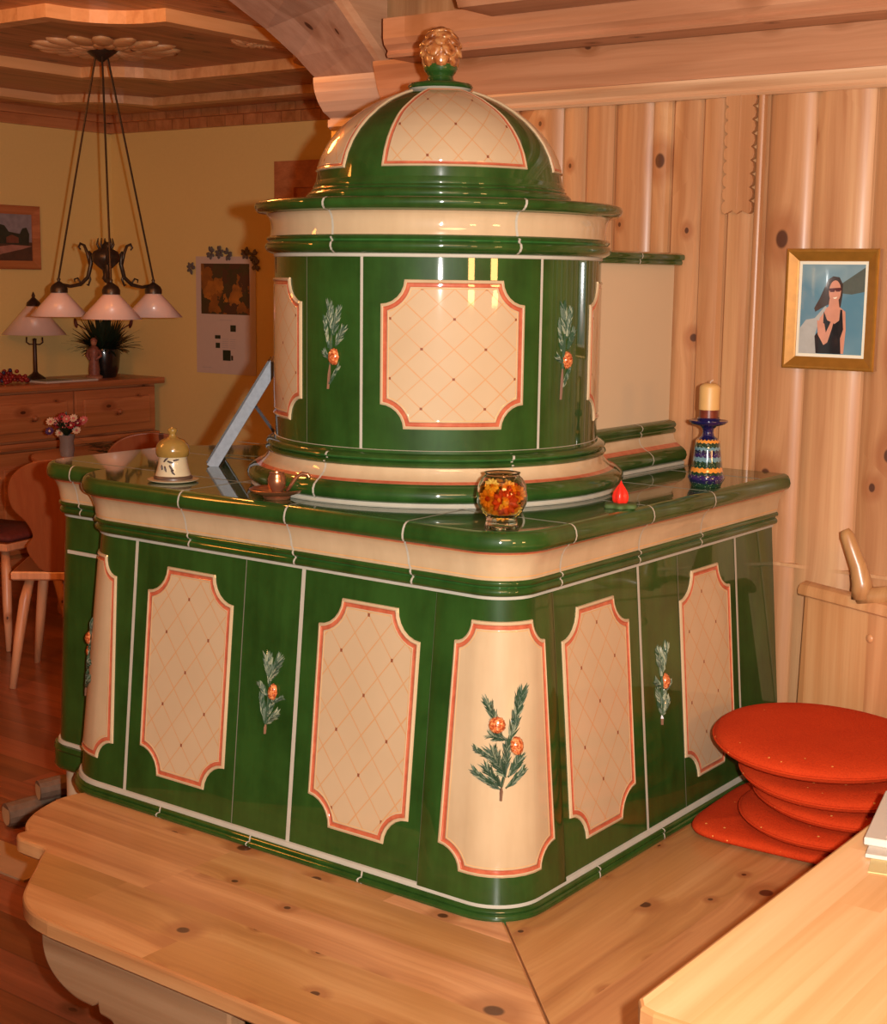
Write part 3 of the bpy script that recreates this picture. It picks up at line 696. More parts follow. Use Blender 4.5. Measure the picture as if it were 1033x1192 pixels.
# dome panels: meridian sided, curved
DSr = [(r, z) for r, z in DS]
def dome_at(s_):
    s_ = max(0, min(1, s_))*(len(DSr)-1); k = min(int(s_), len(DSr)-2); f = s_-k
    r, z = lerp(DSr[k][0], DSr[k+1][0], f), lerp(DSr[k][1], DSr[k+1][1], f)
    d = Vector((DSr[k+1][0]-DSr[k][0], DSr[k+1][1]-DSr[k][1])).normalized(); return r, z, (d.y, -d.x)
def s_dome(ang):
    def f(u, v, n):   # u angle-ish in metres at the base radius, v 0..1 up the dome
        r, z, nn = dome_at(v); a = math.radians(ang)+u; return (TC[0]+(r+n*nn[0])*math.sin(a), TC[1]-(r+n*nn[0])*math.cos(a), z+n*nn[1])
    return f
def dome_panel(ang, half=34.5):
    f = s_dome(ang); m = MB(); H = math.radians(half); lay = [(0, 0), (.0012, .003), (.004, .004), (.006, .0025), (.0095, .0015), (.012, .0025), (.0135, .003), (.014, .0026)]
    lm = [1, 1, 1, 2, 2, 1, 1]; rings = []; NS = 22; NU = 16
    v0, v1 = .075, .895
    def U(d, v):
        r, z, _ = dome_at(v); wide = H-.10*max(0, (v-.55))/.4*H*1.6 ; return max(.02, wide-d/max(r, .03))
    def chain(d):
        a, b = v0+d*3.2, v1-d*3.4; L = []
        for k in range(NU): L.append((lerp(-U(d, a), U(d, a), k/NU), a))
        for k in range(NS): v = lerp(a, b, k/NS); L.append((U(d, v), v))
        for k in range(NU): L.append((lerp(U(d, b), -U(d, b), k/NU), b))
        for k in range(NS): v = lerp(b, a, k/NS); L.append((-U(d, v), v))
        return L
    for d, n in lay: rings.append([f(u, v, n) for u, v in chain(d)])
    m.grid(rings, close=True, mats=lm)
    d = .014; a, b = v0+d*3.2, v1-d*3.4; rows = []; uvs = []
    for k in range(NS+1):
        v = lerp(a, b, k/NS); rows.append([f(lerp(-U(d, v), U(d, v), q/NU), v, .0026) for q in range(NU+1)])
        r = dome_at(v)[0]; uvs.append([(lerp(-U(d, v), U(d, v), q/NU)*(.10+r*.55)*1.1, v*.30+.03) for q in range(NU+1)])
    i = m.add([p for r_ in rows for p in r_]); n = NU+1
    for p in range(NS):
        for q in range(NU): m.face([i+p*n+q, i+p*n+q+1, i+(p+1)*n+q+1, i+(p+1)*n+q], 0, [uvs[p][q], uvs[p][q+1], uvs[p+1][q+1], uvs[p+1][q]])
    m.build('dome_panel', ['lattice_glaze', 'cream_glaze', 'red_glaze'], stove, smooth=True, sharp=35)
for k in range(4): dome_panel(45.2+90*k)
# plaster flue block between tower and pine wall
BX0, BX1 = -2.17, -1.735
m = MB(); m.box((BX0, 2.75, 1.15), (BX1, SY, 1.645)); m.build('flue_block', ['plaster_cream'], stove)
bp = [(0, 1.160), (.046, 1.1575), (.047, 1.165), (.042, 1.1655), (.050, 1.170), (.053, 1.180), (.050, 1.190), (.040, 1.199), (.036, 1.201), (.032, 1.2035), (.024, 1.209), (.017, 1.218), (.014, 1.230), (.019, 1.233), (.021, 1.240), (.016, 1.2445), (.020, 1.248), (.021, 1.254), (.016, 1.260), (.0, 1.263)]
bm_ = [4, 4, 4, 0, 0, 0, 0, 0, 2, 2, 1, 1, 1, 0, 0, 0, 0, 0, 0]
m = MB(); m.grid([[(BX0-o, y, z) for y in (2.75, SY)] for o, z in bp], mats=bm_); m.build('flue_base_trim', SM, stove, smooth=True, sharp=50)
m = MB(); m.grid([[(BX1+o, y, z) for y in (2.75, SY)] for o, z in bp], mats=bm_)
if 0: m.grid([[(BX0-o, y, z) for y in (2.75, SY)] for o, z in bp], mats=bm_)
for yj in (3.09,): m.grid([[(BX1+o+.0006, yj-.002+.003*math.sin(k/2), z), (BX1+o+.0006, yj+.002+.003*math.sin(k/2), z)] for k, (o, z) in enumerate(bp[3:])], 4)
m.build('flue_base_trim', SM, stove, smooth=True, sharp=50)
tp_ = [(0, 1.634), (.012, 1.634), (.020, 1.636), (.022, 1.642), (.020, 1.646), (.026, 1.648), (.028, 1.654), (.026, 1.660), (.015, 1.664), (0, 1.665)]
m = MB(); m.grid([[(BX1+o, y, z) for y in (2.75, SY)] for o, z in tp_], 0); m.grid([[(BX0-o, y, z) for y in (2.75, SY)] for o, z in tp_], 0)
m.box((BX0, 2.75, 1.645), (BX1, SY, 1.665)); m.grid([[(BX1+o+.0006, 3.05, z), (BX1+o+.0006, 3.054, z)] for o, z in tp_[1:-1]], 4)
m.build('flue_top_trim', SM, stove, smooth=True, sharp=50)

# ================================================================ BENCH
bench = thing('corner_bench', 'pale pine corner bench with scrolled end wrapping the foot of the tiled stove', 'bench', (-1.6, 1.85, 0))
ZS, ZU = .45, .415
def cr_chain(P, n=5):
    out = []
    for k in range(len(P)-1):
        p0, p1, p2, p3 = [Vector(P[max(0, min(len(P)-1, k+j))]) for j in (-1, 0, 1, 2)]
        for q in range(n):
            t = q/n; out.append(.5*((2*p1)+(-p0+p2)*t+(2*p0-5*p1+4*p2-p3)*t*t+(-p0+3*p1-3*p2+p3)*t**3))
    out.append(Vector(P[-1])); return [(v.x, v.y) for v in out]
a1 = cr_chain([(-2.52, 2.12), (-2.552, 2.098), (-2.563, 2.06), (-2.559, 2.016), (-2.536, 1.953), (-2.50, 1.90), (-2.462, 1.872)])
a2 = cr_chain([(-2.462, 1.868), (-2.462, 1.850), (-2.440, 1.834), (-2.40, 1.832), (-2.352, 1.830), (-2.325, 1.80), (-2.282, 1.752), (-2.243, 1.705), (-2.195, 1.656), (-2.135, 1.624), (-2.07, 1.613)])
front = a1+a2+[(-.915, 1.613), (-1.468, 2.166), (-1.55, 2.120)]
def slab(m, poly, z0, z1, bev=.006, mt=0, ms=1):
    def off(poly, d):
        n = len(poly); o = []
        for k in range(n):
            p, a, b = Vector(poly[k]), Vector(poly[k-1]), Vector(poly[(k+1) % n])
            d1, d2 = (p-a).normalized(), (b-p).normalized(); mi = Vector((-d1.y-d2.y, d1.x+d2.x)); L = mi.length
            mi = mi/L if L > .2 else Vector((-d1.y, d1.x)); o.append(p+mi*d/max(.5, L/2))
        return o
    area = sum(poly[k-1][0]*poly[k][1]-poly[k][0]*poly[k-1][1] for k in range(len(poly))); sg = 1 if area > 0 else -1
    A_, B_ = off(poly, 0), off(poly, bev*sg)
    rows = [[(p.x, p.y, z0) for p in B_], [(p.x, p.y, z0+bev) for p in A_], [(p.x, p.y, z1-bev) for p in A_], [(p.x, p.y, z1-bev*.3) for p in off(poly, bev*.3*sg)], [(p.x, p.y, z1) for p in B_]]
    i = m.grid(rows, ms, True); n = len(poly); m.face([i+k for k in range(n)], ms); m.face([i+4*n+k for k in range(n)], mt)
m = MB(); slab(m, front, ZU, ZS); m.build('seat_board', ['pine_bench_x', 'pine_edge'], bench, origin=(-1.6, 1.85, 0))
m = MB(); slab(m, [(-1.4675, 2.1675), (-.914, 1.6145), (-.914, SY), (-1.42, SY), (-1.42, 2.25)], ZU, ZS, bev=.0008); m.build('side_seat_board', ['pine_bench_y', 'pine_edge'], bench, origin=(-1.15, 2.6, 0))
# scrolled support board
sb = cr_chain([(-2.112, .414), (-2.112, .385), (-2.098, .352), (-2.066, .326), (-2.02, .310), (-1.975, .308)], 4)+[(-1.962, .318), (-1.958, .300), (-1.935, .298)]+cr_chain([(-1.925, .296), (-1.905, .270), (-1.900, .22), (-1.91, .12), (-1.93, 0)], 4)+[(-1.634, 0), (-1.634, .414)]
m = MB(); m.prism(sb, lambda x, z: (x, 1.632, z), lambda x, z: (x, 1.672, z)); m.build('support_board', 'bracket_wood', bench, bevel=.006, origin=(-1.8, 1.64, 0))
m = MB(); m.box((-.98, 1.66, 0), (-.94, 1.95, .414), bev=.004); m.build('support_board', 'bracket_wood', bench, origin=(-.96, 1.8, 0))
m = MB(); m.box((-.98, 2.95, 0), (-.94, 3.2, .414), bev=.004); m.build('support_board', 'bracket_wood', bench, origin=(-.96, 3.0, 0))

# ================================================================ TABLE
table = thing('dining_table', 'pale pine dining table top in the lower right corner of the view', 'table', (-.1, 1.95, 0))
m = MB(); slab(m, [(-.797, 1.475), (-.785, 1.458), (-.765, 1.452), (.75, 1.452), (.75, 2.75), (-.797, 2.75)], .730, .76, bev=.005)
m.build('tabletop', ['pine_table', 'pine_edge'], table, origin=(-.1, 1.95, .74))
m = MB(); m.box((-.70, 1.56, .64), (.65, 1.585, .73)); m.box((-.70, 2.62, .64), (.65, 2.645, .73)); m.box((-.70, 1.585, .64), (-.675, 2.62, .73)); m.box((.625, 1.585, .64), (.65, 2.62, .73))
m.build('apron', 'pine_table', table, origin=(-.1, 1.95, .7))
for x, y in ((-.66, 1.60), (.61, 1.60), (-.66, 2.60), (.61, 2.60)):
    m = MB(); m.box((x-.035, y-.035, 0), (x+.035, y+.035, .73), bev=.006); m.build('leg', 'pine_table', table, origin=(x, y, 0))

# ================================================================ CUSHIONS
def fabric():
    t = NT('red_fabric'); v = t.coord(); s = t.sep(v)
    n1 = t.noise(v, 260, 2, .7); n2 = t.noise(v, 18, 3)
    c = t.mix(n1, (.34, .018, .004, 1), (.66, .055, .010, 1)); c = t.mix(t.math('MULTIPLY', n2, .3), c, (.80, .09, .016, 1))
    vo = t.n('ShaderNodeTexVoronoi', i_Vector=v, i_Scale=34., i_Randomness=.5)
    dots = t.math('LESS_THAN', vo.outputs['Distance'], .085); c = t.mix(t.math('MULTIPLY', dots, .8), c, (.85, .42, .10, 1))
    t.bump(n1, .5, .004); return t.fin(c, .9, .1)
fabric()
def puff_round(name, c, R_, th, tilt=(0, 0), lab='', seed=0):
    rnd = random.Random(seed); ph = rnd.random()*6; m = MB(); rows = []; prof = []
    for k in range(17):
        a = -PI/2+PI*k/16; prof.append((math.copysign(abs(math.cos(a))**.55, 1), math.copysign(abs(math.sin(a))**.8, math.sin(a))))
    M3 = Matrix.Rotation(tilt[0], 3, 'X') @ Matrix.Rotation(tilt[1], 3, 'Y')
    for j, (cr_, sz) in enumerate(prof):
        row = []
        for k in range(56):
            a = 2*PI*k/56; rr = R_*cr_*(1+.012*math.sin(3*a+ph)); z = th/2*sz*(1-.25*(1-cr_))+ .003*math.sin(2*a+ph)*cr_
            row.append(M3 @ Vector((rr*math.cos(a), rr*math.sin(a), z)))
        rows.append(row)
    m.grid(rows, close=True)
    # inner disc rings from centre
    o = m.build(name, 'red_fabric', None, smooth=True); o.location = c
    # seam piping
    pm = MB(); pm.tube([M3 @ Vector((R_*1.003*(1+.012*math.sin(3*a+ph))*math.cos(a), R_*1.003*(1+.012*math.sin(3*a+ph))*math.sin(a), .003*math.sin(2*a+ph))) for a in [2*PI*k/56 for k in range(57)]], .0025, 6)
    p = pm.build('piping', 'red_fabric', None, smooth=True); p.parent = o; p.location = (0, 0, 0)
    tag(o, lab, 'cushion', 'red seat cushions stacked on the bench'); return o
# square pad at the bottom
m = MB(); rows = []
for j in range(13):
    a = -PI/2+PI*j/12; cr_ = abs(math.cos(a))**.5; sz = math.copysign(abs(math.sin(a))**.8, math.sin(a)); row = []
    for k in range(64):
        t_ = 2*PI*k/64; ca, sa = math.cos(t_), math.sin(t_); e = 1/5; x = math.copysign(abs(ca)**(2*e), ca)*.195*(.04+.96*cr_ if cr_ else 0); y = math.copysign(abs(sa)**(2*e), sa)*.20*(.04+.96*cr_ if cr_ else 0)
        row.append((x, y, .021*sz*(1-.12*abs(math.cos(2*t_)))))
    rows.append(row)
m.grid(rows, close=True); o = m.build('seat_cushion', 'red_fabric', None, smooth=True); o.location = (-1.187, 2.888, .4715); o.rotation_euler = (0, 0, .05)
tag(o, 'square flat red cushion at the very bottom of the cushion stack, lying on the bench', 'cushion', 'red seat cushions stacked on the bench')
puff_round('seat_cushion', (-1.105, 2.86, .515), .195, .044, (0, .0), 'round red cushion directly on top of the square one, second from bottom', 1)
puff_round('seat_cushion', (-1.085, 2.87, .560), .190, .046, (.02, .02), 'round red cushion in the middle of the stack, third from bottom', 2)
puff_round('seat_cushion', (-1.100, 2.855, .608), .200, .050, (.02, .03), 'round red cushion just under the topmost one of the stack', 3)
puff_round('seat_cushion', (-1.132, 2.838, .672), .220, .054, (.02, .03), 'large round red cushion on the very top of the stack', 4)

# ================================================================ BENCH BACK PANEL + BRANCH
sbk = thing('wooden_settle', 'pale pine settle back panel with rounded top rail behind the red cushions', 'bench', (-1.1, 3.12, .45))
A0, A1 = Vector((-1.331, 3.185, 0)), Vector((-.85, 2.98, 0)); dd = (A1-A0).normalized(); nn = Vector((dd.y, -dd.x, 0))
if nn.y > 0: nn = -nn
m = MB()
bot, topz = .452, .895
P = [A0-dd*.014+Vector((0, 0, bot)), A1+Vector((0, 0, bot)), A1+Vector((0, 0, topz)), A0+Vector((0, 0, topz))]
i = m.add([p+nn*.0 for p in P]+[p-nn*.028 for p in P])
for q in ((0, 1, 2, 3), (7, 6, 5, 4), (0, 3, 7, 4), (1, 5, 6, 2), (3, 2, 6, 7), (0, 4, 5, 1)): m.face([i+k for k in q])
m.build('back_panel', 'seatback_wood', sbk, bevel=.003, origin=(-1.1, 3.12, .45))
m = MB(); pr = [(-.036, 0), (-.036, .012), (-.030, .022), (-.014, .028), (.004, .022), (.010, .012), (.010, .0), (.006, -.004), (-.03, -.004)]
m.grid([[A0-dd*.012+Vector((0, 0, topz))+nn*o+Vector((0, 0, z)) for o, z in pr+pr[:1]], [A1+Vector((0, 0, topz))+nn*o+Vector((0, 0, z)) for o, z in pr+pr[:1]]])
i = m.add([A0-dd*.012+Vector((0, 0, topz))+nn*o+Vector((0, 0, z)) for o, z in pr]); m.face(range(i, i+len(pr)))
m.build('top_rail', 'seatback_wood', sbk, smooth=True, sharp=40, origin=(-1.1, 3.12, .45))
m = MB(); c = A0+dd*.205+Vector((0, 0, .835))+nn*.001
m.lathe([(.0, .004), (.006, .004), (.009, .002), (.010, 0)], c, 16, M=Matrix((dd, Vector((0, 0, 1)), nn)).transposed()); m.build('wood_plug', 'seatback_wood', sbk, smooth=True, origin=(-1.1, 3.12, .45))
# carved branch standing on the rail
m = MB(); b0 = A0+dd*.178+Vector((0, 0, topz+.028))
m.tube([b0+Vector((x, 0, z)) for x, z in ((.0, -.004), (-.004, .03), (-.014, .065), (-.030, .10), (-.043, .13), (-.050, .142))], [.026, .022, .0185, .0165, .0155, .010], 14)
m.tube([b0+Vector((x, 0, z)) for x, z in ((-.012, -.002), (.03, .004), (.07, .014), (.12, .012), (.17, .02))], [.016, .022, .020, .018, .012], 12)
for k in range(4): m.ellipsoid(b0+Vector((.01+.03*k, -.006, .012)), (.016, .012, .008), 8, 6)
o = m.build('branch_carving', 'branch_wood', None, smooth=True, origin=tuple(b0)); tag(o, 'gnarled varnished wooden branch standing on the backrest rail by the pine wall', 'branch')

# ================================================================ TABLE PAPERS
plain('paper_white', (.62, .58, .50), .5, var=.03); plain('paper_yellow', (.66, .54, .24), .5, var=.04); plain('print_green', (.16, .26, .06), .5, var=.5, scale=90)
plain('print_grey', (.42, .38, .38), .5, var=.3, scale=80); plain('print_red', (.7, .03, .05), .5)
plain('print_pink', (.75, .55, .45), .5, var=.2, scale=60)
def booklet(name, lab, c, ang, w_, h_, z0, th, mats_faces, cat='booklet'):
    t = thing(name, lab, cat, (c[0], c[1], z0)); t.rotation_euler = (0, 0, ang); return t
def local_box(parent, name, a, b, mat, bev=0):
    m = MB(); m.box(a, b, bev=bev); o = m.build(name, mat, None); o.parent = parent; return o
t = booklet('greeting_card', 'pale yellow card with green picture lying lowest on the table', (-.612, 2.150), .28, 0, 0, .76, 0, 0, 'card')
local_box(t, 'card_sheet', (-.145, -.10, .0003), (.145, .10, .0018), 'paper_yellow'); local_box(t, 'picture', (-.105, -.085, .0018), (.09, .075, .0021), 'print_green')
t = booklet('paper_booklet', 'thin white booklet lying between the yellow card and top brochure', (-.622, 2.205), .24, 0, 0, .7622, 0, 0)
local_box(t, 'pages', (-.155, -.11, 0), (.155, .11, .006), 'paper_white', .001)
t = booklet('paper_brochure', 'white brochure with grey picture on top of the papers at the table edge', (-.640, 2.238), .22, 0, 0, .7686, 0, 0)
local_box(t, 'pages', (-.150, -.115, 0), (.150, .115, .012), 'paper_white', .0015); local_box(t, 'picture', (-.095, -.09, .0118), (.13, .09, .0125), 'print_grey')
local_box(t, 'motif', (-.12, -.10, .0118), (-.10, .0, .0124), 'print_pink')
m = MB(); m.lathe([(0, .0), (.006, 0), (.006, .0008), (0, .0008)], (-.088, .072, .0124), 14); o = m.build('red_dot', 'print_red'); o.parent = t

# ================================================================ THINGS ON THE STOVE
plain('blue_glaze', (.010, .008, .055), .08, coat=1, var=.3); plain('wax_cream', (.62, .36, .12), .45, var=.05); plain('wax_band', (.16, .03, .015), .3, var=.6, scale=120); plain('wick', (.6, .5, .4), .8)
def band_glaze():
    t = NT('folk_glaze'); v = t.coord(); s = t.sep(v); a = t.math('ARCTAN2', s[1], s[0]); sc = t.math('MULTIPLY', t.math('ABSOLUTE', t.math('SINE', t.math('MULTIPLY', a, 9))), .0028)
    z = t.math('ADD', s[2], sc); f = t.math('DIVIDE', z, .105)
    O, GN, BL, LB, PU = (.70, .25, .035), (.012, .04, .02), (.012, .012, .05), (.13, .24, .27), (.03, .015, .08)
    c = t.ramp(f, [(0, GN), (.10, BL), (.17, PU), (.27, GN), (.33, O), (.42, GN), (.55, LB), (.64, PU), (.72, (.02, .02, .05)), (.78, LB), (.84, GN), (.93, O), (.99, BL)], 'CONSTANT')
    vo = t.n('ShaderNodeTexVoronoi', i_Vector=v, i_Scale=230.); d = t.math('LESS_THAN', vo.outputs['Distance'], .22)
    c = t.mix(t.math('MULTIPLY', d, .5), c, (.45, .48, .22, 1)); return t.fin(c, .1, .5, 0, 1, .04)
band_glaze()
hc = Vector((-1.466, 2.935, ZTOP+.0005))
ch = thing('candlestick', 'tall blue ceramic candlestick with patterned bands at the stove corner by the pine wall', 'candlestick', hc)
m = MB(); m.lathe([(.0, 0), (.032, 0), (.034, .006), (.040, .018), (.0405, .021), (.037, .028), (.034, .04), (.031, .06), (.0285, .08), (.026, .10), (.021, .105)], hc, 40, cap0=False); m.build('stem', 'folk_glaze', ch, smooth=True, sharp=60, origin=hc)
m = MB(); m.lathe([(.021, .1045), (.014, .110), (.0115, .118), (.013, .126), (.020, .132), (.036, .136), (.042, .141), (.0415, .144), (.034, .141), (.024, .140), (.0245, .149), (.0225, .150), (.0215, .142), (0, .141)], hc, 40); m.build('drip_tray', 'blue_glaze', ch, smooth=True, sharp=60, origin=hc)
cn = thing('pillar_candle', 'cream pillar candle with dark red band standing in the blue candlestick', 'candle', hc+Vector((0, 0, .1425)))
m = MB(); m.lathe([(.0, 0), (.0205, 0), (.0205, .024)], cn.location, 32); m.build('decorated_band', 'wax_band', cn, smooth=True, origin=cn.location, sharp=60)
m = MB(); m.lathe([(.0205, .024), (.0225, .0245), (.0225, .072), (.021, .076), (.012, .082), (.004, .081), (0, .079)], cn.location, 32); m.build('wax_body', 'wax_cream', cn, smooth=True, origin=cn.location, sharp=60)
m = MB(); m.tube([cn.location+Vector(p) for p in ((0, 0, .078), (.001, 0, .085), (.006, .003, .089))], .0008, 6); m.build('wick', 'wick', cn, origin=cn.location)
# red flower candle on leaf
plain('red_wax', (.80, .025, .012), .35, coat=.3); plain('leaf_felt', (.06, .10, .022), .7, var=.4, scale=80, bump=.3)
fc = Vector((-1.452, 2.54, ZTOP+.0005)); ft = thing('leaf_candle', 'small red pointed bud candle on a green leaf base', 'candle', fc)
m = MB(); rows = []
for j in range(5):
    z = [0, .003, .007, .009, .0095][j]; f = [.96, 1, .97, .75, .1][j]
    rows.append([(fc.x+math.cos(a)*.032*f*(1+.13*math.cos(6*a)), fc.y+math.sin(a)*.032*f*(1+.13*math.cos(6*a)), fc.z+z) for a in [2*PI*k/48 for k in range(48)]])
m.grid(rows, close=True); m.build('leaf_base', 'leaf_felt', ft, smooth=True, origin=fc)
m = MB(); rows = []
for r, z in ((.0, .008), (.012, .008), (.0150, .014), (.0158, .022), (.0135, .031), (.008, .040), (.003, .047), (.0004, .053)):
    rows.append([(fc.x+math.cos(a)*r*(1+.10*math.cos(5*a)), fc.y+math.sin(a)*r*(1+.10*math.cos(5*a)), fc.z+z) for a in [2*PI*k/40 for k in range(40)]])
m.grid(rows, close=True); m.build('bud', 'red_wax', ft, smooth=True, origin=fc)
# glass bowl with dried flowers
t = NT('clear_glass'); t.b.inputs['Transmission Weight'].default_value = 1; t.b.inputs['IOR'].default_value = 1.45; t.fin((.97, .98, .97), .0)
t = NT('amber_oil'); t.b.inputs['Transmission Weight'].default_value = 1; t.b.inputs['IOR'].default_value = 1.12; t.fin(t.mix(t.noise(t.coord(), 60, 3), (.93, .42, .06, 1), (1., .62, .16, 1)), .1)
gc = Vector((-1.492, 2.185, ZTOP+.0005)); gt = thing('glass_jar', 'round clear glass jar standing at the front corner of the stove top', 'jar', gc)
m = MB()
m.lathe([(0, .006), (.024, .004), (.029, 0), (.031, .002), (.0285, .010), (.0275, .017), (.036, .028), (.0445, .045), (.046, .060), (.043, .078), (.036, .090), (.031, .0945), (.0305, .0975), (.0325, .100), (.0295, .1005), (.0285, .0955), (.033, .090), (.040, .077), (.0430, .060), (.0415, .045), (.034, .031), (.026, .022), (0, .0205)], gc, 48)
m.build('glass_body', 'clear_glass', gt, smooth=True, origin=gc)
fl_ = thing('dried_blossoms', 'orange and dark red dried blossoms inside the glass jar', 'potpourri', gc+Vector((0, 0, .022)))
plain('blossom_orange', (.90, .33, .02), .5, var=.4, scale=150); plain('blossom_red', (.50, .045, .008), .4, var=.5, scale=150); plain('blossom_yellow', (.95, .52, .08), .5, var=.4, scale=120)
rnd = random.Random(4)
def blossom(m, c, ax, R_, np_, mt):
    ax = Vector(ax).normalized(); u_ = ax.cross(Vector((0, 0, 1))); u_ = u_.normalized() if u_.length > .1 else Vector((1, 0, 0)); v_ = ax.cross(u_)
    for k in range(np_):
        a = 2*PI*k/np_; d = u_*math.cos(a)+v_*math.sin(a); s_ = ax.cross(d)
        M3 = Matrix((d, s_, ax)).transposed(); m.ellipsoid(Vector(c)+d*R_*.55, (R_*.5, R_*.26, R_*.10), 6, 4, mt, M=M3 @ Matrix.Rotation(-.35, 3, 'Y'))
    m.ellipsoid(c, (R_*.28,)*3, 8, 5, (mt+1) % 3)
vd = Vector((.56, -.83, 0)).normalized(); side = Vector((.83, .56, 0))
for (sx, z, R_, mt) in ((.006, .050, .024, 1), (-.024, .055, .017, 0), (.027, .064, .015, 0), (-.018, .077, .014, 2), (.012, .074, .014, 0), (.0, .032, .018, 0), (-.022, .036, .014, 2), (.022, .036, .014, 2)):
    m = MB(); dep = math.sqrt(max(0, .036**2-sx**2-(z-.057)**2*.7)); blossom(m, gc+side*sx+vd*dep*.72+Vector((0, 0, z)), vd+side*sx*9+Vector((0, 0, (z-.055)*8)), R_, 11, mt)
    m.build('blossom', ['blossom_orange', 'blossom_red', 'blossom_yellow'], fl_, smooth=True, origin=fl_.location)
m = MB()
for k in range(40):
    a = rnd.random()*2*PI; z = .026+.055*rnd.random(); rm = .036*math.sqrt(max(.05, 1-((z-.055)/.038)**2)); r = rm*rnd.random()**.5*.85
    m.ellipsoid(gc+Vector((math.cos(a)*r, math.sin(a)*r, z)), (.007, .006, .003), 6, 4, rnd.choice((0, 1, 2)), M=Matrix.Rotation(rnd.random()*3, 3, (rnd.random(), rnd.random(), rnd.random())))
o = m.build('loose_petals', ['blossom_orange', 'blossom_red', 'blossom_yellow'], fl_, smooth=True, origin=fl_.location); o['kind'] = 'stuff'
m = MB(); m.lathe([(0, .0215), (.0255, .0235), (.033, .0325), (.0405, .0455), (.042, .060), (.0395, .0745), (.036, .080), (0, .080)], gc, 40)
oo = m.build('amber_oil', 'amber_oil', None, smooth=True, origin=fl_.location, sharp=60); oo.parent = fl_; oo.location = (0, 0, 0)
# copper chamberstick
plain('copper', (.42, .17, .08), .28, metal=.75, var=.3, scale=60)
kc = Vector((-2.03, 2.175, ZTOP+.0005)); kt = thing('chamberstick', 'small brown copper chamberstick with ring handle in front of the tower base', 'candle holder', kc)
m = MB(); m.lathe([(0, 0), (.026, 0), (.028, .004), (.026, .006), (.050, .014), (.056, .020), (.054, .021), (.046, .016), (.02, .012), (0, .011)], kc, 40); m.build('dish', 'copper', kt, smooth=True, origin=kc, sharp=60)
m = MB(); m.lathe([(.010, .011), (.011, .016), (.016, .022), (.0185, .032), (.018, .042), (.0145, .049), (.0155, .053), (.0125, .053), (.011, .045), (0, .044)], kc, 32); m.build('socket', 'copper', kt, smooth=True, origin=kc, sharp=60)
m = MB(); hd = Vector((.83, .56, 0)); pts = [kc+hd*x+Vector((0, 0, z)) for x, z in ((.020, .016), (.030, .030), (.038, .043), (.050, .052), (.062, .050), (.069, .038), (.066, .025), (.054, .0185))]
m.tube(pts, [.004]*8, 10, flat=1.0); m.build('ring_handle', 'copper', kt, smooth=True, origin=kc)
# ceramic lidded jar
plain('cream_ceramic', (.55, .44, .27), .25, coat=.6, var=.12, scale=40); plain('ochre_ceramic', (.28, .16, .035), .2, coat=.8, var=.3, scale=40); plain('brown_ceramic', (.09, .05, .03), .4, var=.4); plain('dark_paint', (.08, .055, .05), .4)
jc = Vector((-2.372, 2.215, ZTOP+.0005)); jt = thing('ceramic_incense_house', 'cream ceramic bell-shaped pot with ochre domed lid standing on a saucer', 'ceramic pot', jc)
m = MB(); m.lathe([(0, 0), (.042, 0), (.054, .003), (.055, .005), (.045, .006), (0, .006)], jc, 40); m.build('saucer', 'cream_ceramic', jt, smooth=True, origin=jc, sharp=60)
m = MB(); m.lathe([(.0415, .005), (.042, .010), (.038, .0135)], jc, 40); m.build('foot_ring', 'brown_ceramic', jt, smooth=True, origin=jc)
m = MB(); m.lathe([(.038, .0135), (.034, .026), (.031, .040), (.030, .053), (.031, .056)], jc, 40); m.build('pot_body', 'cream_ceramic', jt, smooth=True, origin=jc)
m = MB(); m.lathe([(.033, .054), (.036, .060), (.0365, .070), (.033, .080), (.025, .089), (.014, .0935), (.008, .097), (.007, .103), (.011, .109), (.009, .114), (0, .116)], jc, 40); m.build('domed_lid', 'ochre_ceramic', jt, smooth=True, origin=jc, sharp=70)
m = MB(); m.tube([jc+Vector((-.024+.0, -.0, .0)) + Vector((.0, 0, .115))+Vector((0, 0, 0)) for _ in (0,)]*1+[jc+Vector((0, 0, .118)), jc+Vector((.002, 0, .120))], .002, 6)
rows = []
m = MB()
for (sx, z, dx, dz) in ((-.012, .045, .010, .010), (-.004, .047, .012, -.004), (-.010, .036, .004, -.012), (.0, .038, .010, -.012), (.004, .028, .008, -.010), (-.016, .028, -.002, .010), (.008, .048, .012, .002)):
    def on(sx_, z_): 
        r = lerp(.037, .0305, min(1, (z_-.014)/.04)); a = sx_/r; return jc+vd*math.cos(a)*(r+.001)+side*math.sin(a)*(r+.001)+Vector((0, 0, z_))
    m.tube([on(sx, z), on(sx+dx*.5, z+dz*.6), on(sx+dx, z+dz)], [.0016, .0024, .001], 6)
m.build('painted_motif', 'dark_paint', jt, smooth=True, origin=jc)
